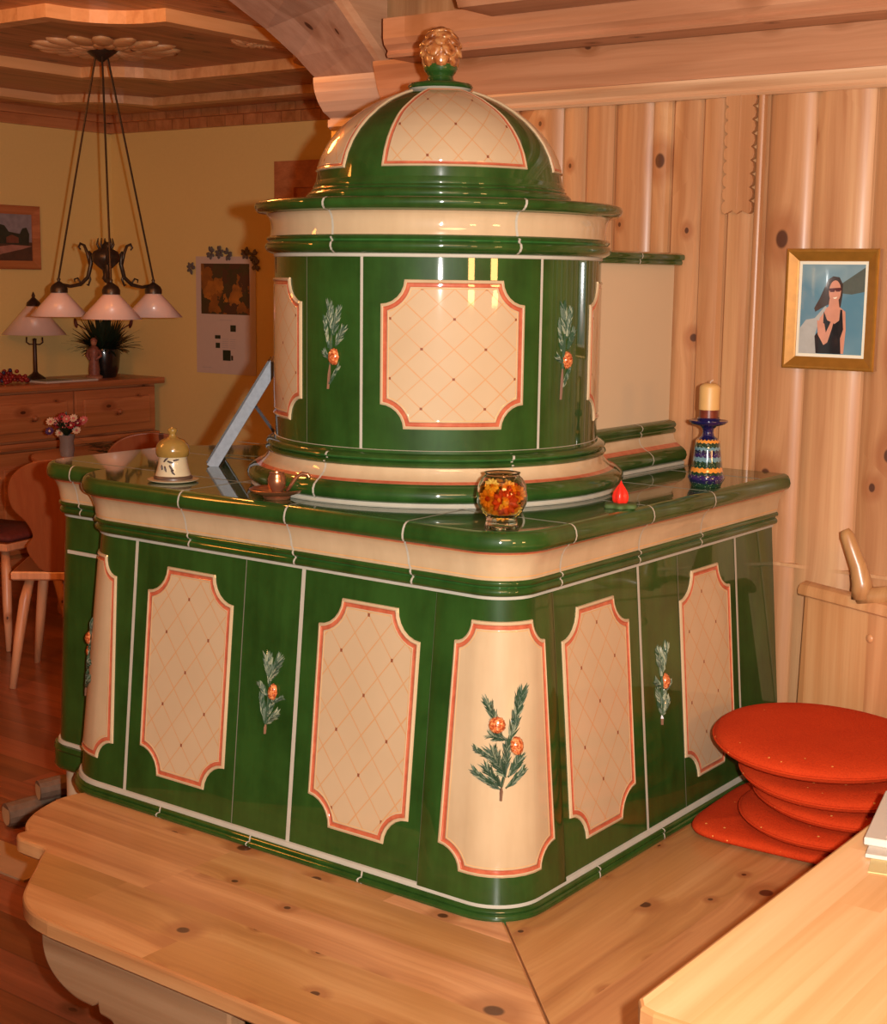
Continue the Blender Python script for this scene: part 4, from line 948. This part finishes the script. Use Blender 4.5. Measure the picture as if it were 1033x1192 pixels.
# easel picture frame seen edge on
plain('silver_wood', (.22, .24, .27), .5, metal=.0, var=.35, scale=90); plain('black_back', (.02, .016, .014), .5); plain('brass_leg', (.55, .42, .22), .3, metal=.8)
ec = Vector((-2.50, 2.44, ZTOP)); et = thing('standing_picture_frame', 'silver edged picture frame leaning back on its strut, seen from the side', 'picture frame', ec)
vh = Vector((-.66, .75, 0)).normalized(); rt = Vector((.75, .66, 0)).normalized(); up = (rt*.52+Vector((0, 0, .855))).normalized(); nrm = vh.cross(up).normalized()
if nrm.dot(rt) > 0: nrm = -nrm
def fbox(m, u0, u1, v0, v1, n0, n1, mt=0):
    i = m.add([ec+Vector((0, 0, .004))+vh*a+up*b+nrm*c for a, b, c in ((u0, v0, n0), (u1, v0, n0), (u1, v1, n0), (u0, v1, n0), (u0, v0, n1), (u1, v0, n1), (u1, v1, n1), (u0, v1, n1))])
    for q in ((0, 3, 2, 1), (4, 5, 6, 7), (0, 1, 5, 4), (1, 2, 6, 5), (2, 3, 7, 6), (3, 0, 4, 7)): m.face([i+k for k in q], mt)
m = MB(); W_, H_ = .20, .285
for a in ((0, .02, 0, H_), (W_-.02, W_, 0, H_), (.02, W_-.02, 0, .02), (.02, W_-.02, H_-.02, H_)): fbox(m, *a, -.026, 0)
m.build('frame', 'silver_wood', et, origin=ec, bevel=.001)
m = MB(); fbox(m, .004, W_-.004, .004, H_-.004, .0, .004); m.build('glass_front', 'black_back', et, origin=ec)
m = MB(); top_p = ec+up*.17+vh*.10-nrm*.026; foot = ec+Vector((0, 0, .004))+vh*.12+rt*.20
m.tube([top_p, foot], [.016, .016], 4, flat=.25); m.build('strut', 'silver_wood', et, origin=ec)
m = MB(); m.tube([ec+vh*.19-nrm*.02+up*.10, ec+vh*.20+rt*.03+Vector((0, 0, .004)), ec+vh*.12+rt*.19+Vector((0, 0, .005))], .0015, 6); m.build('wire_stay', 'brass_leg', et, origin=ec)

# ================================================================ WALL PORTRAIT
plain('gold_frame', (.38, .17, .025), .3, metal=.35, coat=.5, var=.25, scale=50); plain('mat_board', (.80, .75, .58), .6, var=.03)
t = NT('photo_sky'); v = t.coord(); s = t.sep(v); n = t.noise(v, 9, 2); f = t.math('ADD', t.math('MULTIPLY', s[2], 1.2), t.math('MULTIPLY', n, .6)); t.fin(t.ramp(f, [(.1, (.16, .30, .36)), (.3, (.10, .24, .32)), (.42, (.22, .34, .38)), (.6, (.05, .16, .23))]), .12, .5, 0, 1, .03)
for n_, c_ in (('photo_skin', (.62, .28, .18)), ('photo_hair', (.055, .035, .03)), ('photo_dress', (.012, .012, .015)), ('photo_cloth', (.42, .43, .40)), ('photo_haze', (.10, .12, .10)), ('photo_glasses', (.10, .02, .02)), ('photo_shade', (.42, .17, .11))): plain(n_, c_, .15, coat=1, var=.15, scale=60)
PX0, PX1, PZ0, PZ1 = -1.441, -1.222, 1.404, 1.675
pc = Vector((-1.33, WY-.008, 1.54)); pt = thing('portrait_frame', 'gold framed portrait photo hanging on the pine wall', 'picture frame', pc)
m = MB(); fw = .028; Y0 = WY-.008
ring = lambda i_, y: [(PX0+i_, y, PZ0+i_), (PX1-i_, y, PZ0+i_), (PX1-i_, y, PZ1-i_), (PX0+i_, y, PZ1-i_)]
m.grid([ring(0, Y0), ring(0, Y0-.018), ring(.003, Y0-.021), ring(.007, Y0-.021), ring(fw-.003, Y0-.010), ring(fw, Y0-.009), ring(fw, Y0-.003)], close=True)
m.build('frame', 'gold_frame', pt, origin=pc)
m = MB(); m.box((PX0+fw-.002, Y0-.006, PZ0+fw-.002), (PX1-fw+.002, Y0, PZ1-fw+.002)); m.build('mat_board', 'mat_board', pt, origin=pc)
QX0, QX1, QZ0, QZ1 = PX0+fw+.007, PX1-fw-.007, PZ0+fw+.007, PZ1-fw-.007
m = MB(); m.box((QX0, Y0-.0066, QZ0), (QX1, Y0-.004, QZ1)); ph = m.build('photo', 'photo_sky', pt, origin=pc)
def q2(u, v, k): return (lerp(QX0, QX1, u), Y0-.0066-.00025*k, lerp(QZ1, QZ0, v))
def flat(poly, mat, k, name):
    m = MB(); i = m.add([q2(u, v, k) for u, v in poly]); m.face(range(i, i+len(poly))); o = m.build(name, mat, None, origin=pc); o.parent = ph; o.location = (0, 0, 0); return o
def el(cx_, cy_, rx, ry, n=20, rot=0): return [(cx_+rx*math.cos(a)*math.cos(rot)-ry*math.sin(a)*math.sin(rot), cy_+rx*math.cos(a)*math.sin(rot)+ry*math.sin(a)*math.cos(rot)) for a in [2*PI*k/n for k in range(n)]]
flat([(.62, .22), (1, .03), (1, .30), (.80, .33), (.66, .32)], 'photo_haze', 1, 'hillside')
flat([(.38, .24), (.42, .17), (.50, .13), (.60, .14), (.66, .22), (.66, .34), (.64, .47), (.58, .50), (.46, .44), (.38, .47), (.24, .53), (.22, .49), (.30, .38)], 'photo_hair', 2, 'hair')
flat(el(.54, .30, .095, .125), 'photo_skin', 4, 'face')
flat([(.46, .38), (.60, .38), (.62, .47), (.72, .52), (.74, .72), (.72, .99), (.66, .99), (.40, .80), (.30, .72), (.30, .55), (.45, .47)], 'photo_skin', 3, 'shoulders')
flat([(.00, .72), (.10, .62), (.24, .60), (.40, .46), (.43, .48), (.32, .60), (.26, .78), (.30, 1), (0, 1)], 'photo_cloth', 4, 'shawl')
flat([(.38, .52), (.44, .62), (.56, .66), (.63, .62), (.64, .50), (.67, .50), (.70, .72), (.66, .82), (.68, .995), (.28, .995), (.25, .80), (.38, .68)], 'photo_dress', 5, 'dress')
flat([(.28, .62), (.40, .66), (.43, .76), (.52, .60), (.50, .54), (.44, .56), (.40, .50), (.46, .46), (.53, .50), (.56, .58), (.52, .72), (.46, .87), (.40, .90), (.30, .78)], 'photo_skin', 6, 'arm')
flat([(.45, .265), (.64, .255), (.64, .275), (.62, .30), (.56, .30), (.545, .28), (.53, .305), (.47, .305), (.45, .285)], 'photo_glasses', 7, 'glasses')
flat([(.515, .368), (.585, .358), (.565, .378), (.535, .381)], 'mat_board', 7, 'smile')

# ================================================================ PARLOUR: dresser and what stands on it
plain('iron_brown', (.055, .03, .02), .35, metal=.5, var=.4, scale=80); plain('lamp_glass', (.78, .58, .50), .35, coat=.3, var=.03)
dr = thing('dresser', 'long reddish brown pine dresser with drawers and doors against the yellow wall', 'dresser', (-6.78, 4.4, 0))
DX, DY0, DY1 = -6.57, 2.8, 6.02
def dbox(name, a, b, mat='furniture_wood', bev=.0, parent=dr, bevel=.004):
    m = MB(); m.box(a, b, bev=bev); return m.build(name, mat, parent, origin=tuple((Vector(a)+Vector(b))/2) if parent is dr else None, bevel=bevel)
dbox('carcass', (-6.99, DY0, .06), (DX-.022, DY1, .965))
dbox('top_board', (-7.0, DY0-.03, .965), (DX+.035, DY1+.03, 1.0))
dbox('plinth', (-6.99, DY0+.02, 0), (DX-.02, DY1-.02, .06))
dbox('waist_rail', (DX-.022, DY0, .652), (DX+.018, DY1, .688))
units = [(5.42, 5.98), (4.84, 5.38), (4.26, 4.80), (3.68, 4.22), (2.84, 3.64)]
for k, (a, b) in enumerate(units):
    a -= .013; b += .013
    d = dbox('drawer', (DX-.022, a, .70), (DX+.010, b, .95)); c = Vector(d.location)+dr.location
    m = MB(); m.box((DX+.010, a+.05, .745), (DX+.026, b-.05, .90)); o = m.build('raised_panel', 'furniture_wood', None, origin=c, bevel=.008); o.parent = d; o.location = (0, 0, 0)
    m = MB(); m.ellipsoid((DX+.038, (a+b)/2, .82), (.018, .016, .016), 12, 8); o = m.build('knob', 'furniture_wood', None, smooth=True, origin=c); o.parent = d; o.location = (0, 0, 0)
    d = dbox('door', (DX-.022, a, .09), (DX+.010, b, .64)); c = Vector(d.location)+dr.location
    m = MB(); m.box((DX+.010, a+.08, .17), (DX+.026, b-.08, .56)); o = m.build('raised_panel', 'furniture_wood', None, origin=c, bevel=.008); o.parent = d; o.location = (0, 0, 0)
    m = MB(); m.tube([(DX+.014, b-.03, .48), (DX+.03, b-.03, .47), (DX+.03, b-.03, .43), (DX+.014, b-.03, .42)], .005, 6); o = m.build('handle', 'iron_brown', None, smooth=True, origin=c); o.parent = d; o.location = (0, 0, 0)

def shade(m, c, r0, r1, h): m.lathe([(r0, h), (r1, 0), (r1-.003, 0), (r0-.003, h)], c, 40)
lc = Vector((-6.80, 5.33, 1.0)); lt = thing('table_lamp', 'table lamp with pale conical shade and dark stem on the dresser', 'lamp', lc)
m = MB(); m.lathe([(.0, 0), (.062, 0), (.060, .008), (.045, .022), (.018, .040), (.012, .05), (.010, .22), (.012, .23), (0, .235)], lc, 24); m.build('stem', 'iron_brown', lt, smooth=True, origin=lc, sharp=60)
m = MB()
for s_ in (-1, 1): m.tube([lc+side*s_*x+Vector((0, 0, z)) for x, z in ((.0, .200), (.030, .200), (.046, .212), (.044, .24))], .004, 6)
m.build('bracket', 'iron_brown', lt, smooth=True, origin=lc)
m = MB(); shade(m, lc+Vector((0, 0, .255)), .035, .175, .16); m.build('lamp_shade', 'lamp_glass', lt, smooth=True, origin=lc)
m = MB(); m.lathe([(.040, .41), (.036, .43), (.016, .45), (.008, .458), (.010, .468), (.003, .485), (0, .49)], lc, 20); m.build('finial', 'iron_brown', lt, smooth=True, origin=lc)
# plant in dark pot
plain('pot_black', (.012, .011, .010), .25, coat=.5); plain('leaf_dark', (.018, .03, .012), .45, var=.5, scale=60); plain('stem_red', (.10, .02, .012), .5)
pc_ = Vector((-6.76, 5.79, 1.0)); pp = thing('potted_plant', 'dark leafy potted plant in a black pot at the far end of the dresser', 'plant', pc_)
m = MB(); m.lathe([(0, 0), (.066, 0), (.084, .05), (.092, .13), (.088, .165), (.080, .16), (.076, .13), (0, .12)], pc_, 28); m.build('pot', 'pot_black', pp, smooth=True, origin=pc_, sharp=60)
def leaf(m, base, dir_, ln, wd, droop, mt=0):
    dir_ = Vector(dir_).normalized(); s_ = dir_.cross(Vector((0, 0, 1))); s_ = s_.normalized() if s_.length > .05 else Vector((1, 0, 0)); L = []; R_ = []
    for k in range(6):
        f = k/5; p = Vector(base)+dir_*ln*f-Vector((0, 0, droop*f*f)); w_ = wd*math.sin(PI*min(.97, .12+.86*f)); L.append(p+s_*w_/2); R_.append(p-s_*w_/2+Vector((0, 0, .001)))
    m.grid([L, R_], mt)
m = MB(); rnd = random.Random(2)
for k in range(260):
    a = rnd.random()*2*PI; e = rnd.random(); d = Vector((math.cos(a)*(.25+e), math.sin(a)*(.25+e), 1.1-.5*e)); leaf(m, pc_+Vector((math.cos(a)*.03, math.sin(a)*.03, .14)), d, .14+.12*rnd.random(), .022, .09*e)
m.build('foliage', 'leaf_dark', pp, origin=pc_)
m = MB()
for x, y, z in ((-.10, -.12, .31), (.02, .0, .33), (.12, .10, .31)):
    m.tube([pc_+Vector((0, 0, .2)), pc_+Vector((x*.6, y*.6, .27)), pc_+Vector((x, y, z))], .0035, 6); m.ellipsoid(pc_+Vector((x, y, z)), (.010, .010, .03), 8, 6, M=Matrix.Rotation(x*3, 3, 'Y'))
m.build('bud_stem', 'stem_red', pp, smooth=True, origin=pc_)
# small figure of wood beside the pot
plain('figurine_mat', (.26, .09, .06), .5, var=.8, scale=70)
plain('figurine_skin', (.42, .18, .10), .6, var=.3, scale=70)
g = Vector((-6.69, 5.655, 1.0)); gf = thing('carved_figurine', 'small carved standing figurine in reddish robe beside the black plant pot', 'figurine', g)
m = MB(); m.lathe([(0, 0), (.045, 0), (.048, .015), (.035, .022), (0, .024)], g, 20); m.build('base', 'figurine_skin', gf, smooth=True, origin=g, sharp=50)
m = MB(); m.lathe([(.030, .02), (.032, .05), (.026, .10), (.030, .14), (.034, .16), (.022, .18), (.010, .19)], g, 20)
for s_ in (-1, 1): m.tube([g+side*s_*.030+Vector((0, 0, .165)), g+side*s_*.040+Vector((0, 0, .13)), g+side*s_*.018+vd*.03+Vector((0, 0, .11))], [.010, .009, .006], 8)
m.build('robe', 'figurine_mat', gf, smooth=True, origin=g)
m = MB(); m.ellipsoid(g+Vector((0, 0, .205)), (.017, .017, .021), 14, 10); m.build('head', 'figurine_skin', gf, smooth=True, origin=g)
m = MB(); m.ellipsoid(g+Vector((0, 0, .216))-vd*.004, (.020, .020, .017), 14, 8); m.build('hair', 'figurine_mat', gf, smooth=True, origin=g)
# berries and magazine
plain('berry_red', (.30, .02, .015), .4, var=.6, scale=50); plain('berry_blue', (.04, .03, .08), .5)
plain('magazine_blue', (.16, .17, .20), .4, var=.6, scale=30)
m = MB(); rnd = random.Random(8); bc = Vector((-6.68, 5.06, 1.0))
for k in range(90): 
    a, r = rnd.random()*2*PI, rnd.random()**.5; p = bc+Vector((math.cos(a)*r*.07, math.sin(a)*r*.12, .010+rnd.random()*.07*(1-r*r*.7))); m.ellipsoid(p, (.011, .011, .011), 7, 5, 0 if rnd.random() > .12 else 1)
o = m.build('berry_arrangement', ['berry_red', 'berry_blue'], None, smooth=True, origin=bc); tag(o, 'low heap of dark red berries at the left end of the dresser top', 'decoration')
mg = thing('magazine', 'bluish magazine lying flat on the dresser in front of the lamp', 'magazine', (-6.635, 5.40, 1.0))
m = MB(); m.box((-6.73, 5.22, 1.0), (-6.57, 5.58, 1.010)); m.build('pages', 'paper_white', mg, origin=mg.location)
m = MB(); m.box((-6.73, 5.22, 1.010), (-6.57, 5.40, 1.0115)); m.build('cover_picture', 'magazine_blue', mg, origin=mg.location)

# landscape painting on the left wall
lp = Vector((-6.985, 5.27, 1.785)); lt = thing('landscape_painting', 'wood framed landscape painting with a path hanging on the left yellow wall', 'painting', lp)
m = MB(); y0, y1, z0, z1 = 4.97, 5.53, 1.61, 1.962; fw = .048; X0 = -6.998
ring = lambda i_, x: [(x, y0+i_, z0+i_), (x, y1-i_, z0+i_), (x, y1-i_, z1-i_), (x, y0+i_, z1-i_)]
m.grid([ring(0, X0), ring(0, X0+.022), ring(.006, X0+.026), ring(fw, X0+.012), ring(fw, X0+.004)], close=True); m.build('frame', 'furniture_wood', lt, origin=lp)
for n_, c_ in (('paint_sky', (.30, .27, .30)), ('paint_tree', (.035, .04, .025)), ('paint_path', (.42, .20, .15)), ('paint_field', (.10, .05, .03)), ('paint_house', (.20, .07, .04))): plain(n_, c_, .6, var=.4, scale=30)
m = MB(); m.box((X0, y0+fw-.002, z0+fw-.002), (X0+.005, y1-fw+.002, z1-fw+.002)); cv = m.build('canvas', 'paint_sky', lt, origin=lp)
def pf_(poly, mat, k, nm):
    m = MB(); i = m.add([(X0+.005+.0008*k, lerp(y0+fw, y1-fw, u), lerp(z1-fw, z0+fw, v)) for u, v in poly]); m.face(range(i, i+len(poly))); o = m.build(nm, mat, None, origin=lp); o.parent = cv; o.location = (0, 0, 0)
pf_([(0, .55), (1, .60), (1, 1), (0, 1)], 'paint_field', 1, 'field'); pf_([(0, .98), (.45, .72), (.70, .66), (1, .68), (.85, .75), (.55, .86), (.35, 1), (0, 1)], 'paint_path', 2, 'path')
pf_([(.30, .62), (.30, .42), (.40, .28), (.48, .38), (.52, .22), (.60, .25), (.66, .38), (.82, .42), (.86, .3), (.92, .28), (.96, .42), (.95, .66), (.6, .64)], 'paint_tree', 3, 'trees'); pf_([(.62, .62), (.62, .5), (.70, .44), (.80, .5), (.80, .62)], 'paint_house', 4, 'house')

# calendar on the far wall
t = NT('calendar_photo'); v = t.coord(); vo = t.n('ShaderNodeTexVoronoi', i_Vector=t.n('ShaderNodeVectorMath', operation='ADD', i_0=v, i_1=t.n('ShaderNodeVectorMath', operation='SCALE', i_0=t.n('ShaderNodeTexNoise', i_Vector=v, i_Scale=22.).outputs['Color'], i_Scale=.10)), i_Scale=14.); cs_ = t.n('ShaderNodeSeparateColor', i_0=vo.outputs['Color']).outputs
t.fin(t.mix(t.noise(v, 18, 2), t.ramp(cs_[0], [(0, (.03, .05, .015)), (.3, (.45, .16, .02)), (.5, (.08, .035, .02)), (.65, (.70, .26, .03)), (.85, (.05, .06, .02))], 'CONSTANT'), (.10, .04, .015, 1)), .5)
plain('calendar_paper', (.66, .54, .46), .6, var=.04)
cc_ = Vector((-6.05, 6.07, 1.37)); ct = thing('wall_calendar', 'long wall calendar with orange flower photo on the far yellow wall', 'calendar', cc_)
def cq(u, v): return (-6.292+.468*u, lerp(1.697, 1.040, v))
def cbox(nm, u0, u1, v0, v1, k, mat, par):
    x0, z1 = cq(u0, v0); x1, z0 = cq(u1, v1); m = MB(); m.box((x0, 6.074-.0015*k, z0), (x1, 6.0755-.0015*k+.001, z1)); o = m.build(nm, mat, None, origin=cc_); o.parent = par; o.location = (0, 0, 0); return o
pg = cbox('page', 0, 1, 0, 1, 0, 'calendar_paper', ct)
cbox('flower_photo', .09, .90, .06, .49, 1, 'calendar_photo', pg)
for u0, u1, v0, v1 in ((.58, .67, .58, .635), (.32, .41, .67, .70), (.33, .40, .735, .78), (.45, .58, .795, .885), (.59, .62, .84, .88)): cbox('small_picture', u0, u1, v0, v1, 1, 'leaf_dark', pg)
tl = [(.44, .54, .70+.018*k) for k in range(5)]+[(.57, .66, .70+.018*k) for k in range(5)]+[(.40, .60, .537), (.1, .26, .95)]
for a, b, v in tl: cbox('text_line', a, b, v, v+.003, 1, 'print_grey', pg)
plain('dried_leaf', (.13, .11, .10), .6, var=.4)
for (u, v) in ((.27, -.03), (.42, -.035), (.56, -.02), (.85, -.03), (.98, -.01), (1.02, .07), (-.07, .10)):
    x, z = cq(u, v); m = MB(); rnd = random.Random(int(u*100)+3)
    for k in range(7): a = k*.9+rnd.random(); m.ellipsoid((x+math.cos(a)*.018, 6.066, z+math.sin(a)*.022), (.017, .007, .009), 8, 5, M=Matrix.Rotation(-a, 3, 'Y'))
    m.build('leaf_ornament', 'dried_leaf', ct, smooth=True, origin=cc_)

# chandelier
plain('bronze', (.06, .045, .03), .4, metal=.6, var=.4, scale=60)
hc_ = Vector((-4.875, 4.195, 2.50)); chn = thing('chandelier', 'hanging chandelier with three pale conical glass shades on bronze arms', 'chandelier', hc_)
# the ceiling point in line with the canopy
m = MB(); m.lathe([(0, 0), (.065, 0), (.066, -.012), (.045, -.030), (.022, -.045), (.010, -.055), (0, -.058)], hc_, 28); m.build('canopy', 'bronze', chn, smooth=True, origin=hc_, sharp=60)
hx = Vector((hc_.x, hc_.y, 0)); az = math.atan2(-hx.y, -hx.x); HZ = 1.655
m = MB(); m.lathe([(0, .075), (.012, .06), (.02, .045), (.05, .03), (.058, .012), (.055, -.01), (.035, -.03), (.016, -.045), (.012, -.065), (.018, -.08), (.008, -.095), (0, -.10)], hx+Vector((0, 0, HZ)), 24)
for k in range(5):
    a = k*1.256; m.tube([hx+Vector((math.cos(a)*r, math.sin(a)*r, HZ+z)) for r, z in ((.02, .03), (.035, .06), (.03, .085))], [.006, .005, .002], 6)
m.build('hub', 'bronze', chn, smooth=True, origin=hc_)
for k, da in enumerate((.08, 2*PI/3, -2*PI/3)):
    a = az+da; d = Vector((math.cos(a), math.sin(a), 0)); RR = .225; tip = hx+d*RR
    m = MB(); c0 = hx+Vector((0, 0, HZ))
    m.tube([c0+d*r+Vector((0, 0, z)) for r, z in ((.05, .0), (.075, .03), (.07, -.02), (.085, -.075), (.12, -.105), (.17, -.115), (.225, -.105))], [.006, .006, .009, .009, .008, .007, .006], 8)
    m.tube([c0+d*r+Vector((0, 0, z)) for r, z in ((.072, -.03), (.085, .02), (.10, .055), (.118, .062), (.126, .048), (.118, .038))], [.007, .007, .006, .006, .005, .003], 8)
    m.tube([c0+d*r+Vector((0, 0, z)) for r, z in ((.085, -.05), (.075, -.085), (.085, -.11), (.092, -.105))], [.005, .005, .004, .003], 6)
    m.tube([c0+d*r+Vector((0, 0, z)) for r, z in ((.12, -.10), (.135, -.08), (.15, -.085), (.148, -.098))], [.004, .004, .004, .002], 6)
    m.build('arm', 'bronze', chn, smooth=True, origin=hc_)
    m = MB(); c = tip+Vector((0, 0, HZ))
    m.lathe([(.0, -.075), (.008, -.085), (.006, -.095), (.014, -.10), (.030, -.112), (.036, -.125), (.036, -.142), (.0, -.142)], c, 20); m.build('socket_cup', 'bronze', chn, smooth=True, origin=hc_, sharp=50)
    m = MB(); shade(m, c+Vector((0, 0, -.240)), .030, .122, .10); m.build('glass_shade', 'lamp_glass', chn, smooth=True, origin=hc_)
    m = MB(); m.tube([hc_+d*.028+Vector((0, 0, -.035)), c+Vector((0, 0, -.08))], .0045, 6); m.build('rod', 'bronze', chn, origin=hc_)

# parlour table with flowers, greenery
tb = thing('parlour_table', 'wooden parlour table behind the stove carrying the flower vase', 'table', (-5.45, 4.74, 0))
m = MB(); m.lathe([(0, .72), (.38, .72), (.40, .73), (.40, .745), (.38, .75), (0, .75)], tb.location, 48); m.build('tabletop', 'furniture_wood', tb, smooth=True, origin=tb.location, sharp=40)
m = MB(); m.lathe([(.30, 0), (.30, .03), (.08, .08), (.06, .4), (.10, .70), (.20, .72)], tb.location, 24); m.build('pedestal', 'furniture_wood', tb, smooth=True, origin=tb.location)
plain('vase_grey', (.20, .18, .17), .25, coat=.5)
vc = Vector((-5.54, 4.51, .7505)); vt = thing('flower_vase', 'small grey vase with pink, red and white flowers behind the stove', 'flowers', vc)
m = MB(); m.lathe([(0, 0), (.030, 0), (.036, .03), (.032, .07), (.040, .10), (.036, .10), (.028, .07), (0, .06)], vc, 24); m.build('vase', 'vase_grey', vt, smooth=True, origin=vc, sharp=60)
for n_, c_ in (('petal_pink', (.60, .16, .15)), ('petal_red', (.30, .012, .02)), ('petal_white', (.72, .55, .38)), ('petal_violet', (.06, .02, .12))): plain(n_, c_, .5, var=.3)
m = MB(); rnd = random.Random(6)
for k in range(110): a = rnd.random()*2*PI; e = rnd.random(); leaf(m, vc+Vector((0, 0, .09)), (math.cos(a)*e*.9, math.sin(a)*e*.9, .9), .08+.06*rnd.random(), .014, .02)
m.build('foliage', 'leaf_dark', vt, origin=vc)
spots = [(-.062, .165, 2), (-.045, .165, 0), (-.015, .185, 1), (.015, .178, 0), (.045, .182, 2), (.078, .165, 0), (.035, .150, 1), (-.035, .148, 1), (.0, .152, 0), (.055, .125, 2), (-.066, .120, 3), (.06, .158, 1), (-.03, .11, 2), (.085, .172, 0)]
for sx, z, cidx in spots:
    m = MB(); blossom(m, vc+side*sx+vd*(.03+.02*math.sin(sx*60))+Vector((0, 0, z)), (vd+Vector((0, 0, .6))), .022, 10, 0); m.build('blossom', [['petal_pink', 'petal_red', 'petal_white', 'petal_violet'][cidx], 'petal_white' if cidx != 2 else 'petal_pink', 'petal_red'], vt, smooth=True, origin=vc)
gc_ = Vector((-5.42, 4.72, .7505)); m = MB(); rnd = random.Random(9)
for k in range(150):
    sx = rnd.uniform(-.15, .16); a = rnd.uniform(-.5, .6); leaf(m, gc_+side*sx+vd*rnd.uniform(-.03, .03)+Vector((0, 0, .01+.04*rnd.random())), side*math.cos(a)*(1 if k % 3 else -1)+Vector((0, 0, math.sin(a)*.5+.2)), .06+.03*rnd.random(), .010, .01)
o = m.build('evergreen_sprig', 'leaf_dark', None, origin=gc_); tag(o, 'dark green evergreen twigs lying on the parlour table beside the flower vase', 'greenery')

# parlour chairs with curved board backs
plain('seat_red', (.12, .018, .012), .8, var=.4, scale=60)
def back_poly():
    h = [(.0, .0), (.075, .0), (.115, .05), (.13, .10), (.105, .145), (.125, .20), (.165, .25), (.178, .31), (.165, .37), (.125, .415), (.07, .44), (0, .45)]
    h = cr_chain(h, 4); return [(x, z) for x, z in h]+[(-x, z) for x, z in h[::-1][1:-1]]
def make_chair(loc, ang, lab):
    t = thing('farmhouse_chair', lab, 'chair', loc, 'wooden board-back chairs round the parlour table'); t.rotation_euler = (0, 0, ang)
    def lb(mm, nm, mat, sm=False, bev=0): o = mm.build(nm, mat, None, smooth=sm, bevel=bev); o.parent = t; return o
    m = MB(); slab(m, [(-.21, -.19), (.21, -.19), (.225, .20), (-.225, .20)], .425, .46, bev=.006); lb(m, 'seat', ['chair_wood', 'chair_leg_wood'])
    m = MB(); m.prism(back_poly(), lambda x, z: (x*1.1, -.16-z*.22, .46+z), lambda x, z: (x*1.1, -.19-z*.22, .46+z)); lb(m, 'backrest', 'chair_wood', bev=.004)
    for sx in (-1, 1):
        for sy in (-1, 1):
            m = MB(); m.tube([(sx*.15, sy*.13, .43), (sx*.17, sy*.15, .34), (sx*.19, sy*.175, .2), (sx*.215, sy*.20, 0)], [.017, .022, .020, .014], 12); lb(m, 'leg', 'chair_leg_wood', True)
    return t
def place_copy(src, loc, ang, lab):
    c = src.copy(); COL.objects.link(c); c.location = loc; c.rotation_euler = (0, 0, ang); c['label'] = lab
    for ch in list(src.children): d = ch.copy(); COL.objects.link(d); d.parent = c
    return c
ch1 = make_chair((-4.64, 3.81, 0), math.atan2(.62, .785), 'wooden board-back chair close to the left end of the stove')
ch2 = place_copy(ch1, (-5.42, 4.02, 0), math.atan2(.2, .9), 'wooden chair at the left picture edge with dark red seat pad')
ch3 = place_copy(ch1, (-5.14, 4.64, 0), .9, 'wooden chair behind the stove top, right of the flower vase')
m = MB(); m.box((-.2, -.16, 0), (.2, .19, .03), bev=.012); sp_ = m.build('seat_pad', 'seat_red', None, smooth=True); sp_.location = (-5.42, 4.02, .4605); sp_.rotation_euler = (0, 0, math.atan2(.2, .9))
tag(sp_, 'dark red seat pad lying on the chair at the left picture edge', 'cushion')

# firewood pieces and a thin pale strip added on the floor by the stove end
plain('bark', (.16, .10, .06), .8, var=.5, scale=40, bump=.5); plain('log_end', (.46, .33, .18), .7, var=.2)
def log(c, d, L, r, lab):
    c = Vector(c); d = Vector(d).normalized(); t = thing('firewood_log', lab, 'log', c, 'firewood beside the stove')
    m = MB(); m.tube([c-d*L/2, c-d*L/6+Vector((0, 0, .004)), c+d*L/6, c+d*L/2], [r, r*1.06, r, r*.96], 12); m.build('bark', 'bark', t, smooth=False, origin=c)
    m = MB(); s1 = c-d*(L/2+.001); M3 = d.to_track_quat('Z', 'Y').to_matrix(); m.lathe([(0, 0), (r*.9, 0)], s1, 12, M=M3); m.build('cut_end', 'log_end', t, origin=c)
    m = MB(); m.lathe([(0, 0), (r*.9, 0)], c+d*(L/2+.001), 12, M=M3); m.build('cut_end', 'log_end', t, origin=c)
log((-3.455, 2.70, .036), (.3, 1, 0), .24, .035, 'pale firewood log lying in front on the floor by the stove end')
log((-3.325, 2.80, .041), (.5, 1, 0), .26, .040, 'darker firewood log lying against the stove side behind the pale one')
log((-3.395, 2.75, .103), (.4, 1, .0), .20, .030, 'thin firewood log resting on top of the other two')
plain('strip_pale', (.40, .27, .15), .6, var=.15, scale=12)
m = MB(); m.box((-3.95, 2.36, 0), (-3.12, 2.50, .006)); o = m.build('floor_strip', 'strip_pale', None, origin=(-3.5, 2.43, 0)); tag(o, 'pale flat strip on the floor left of the bench end', 'threshold')
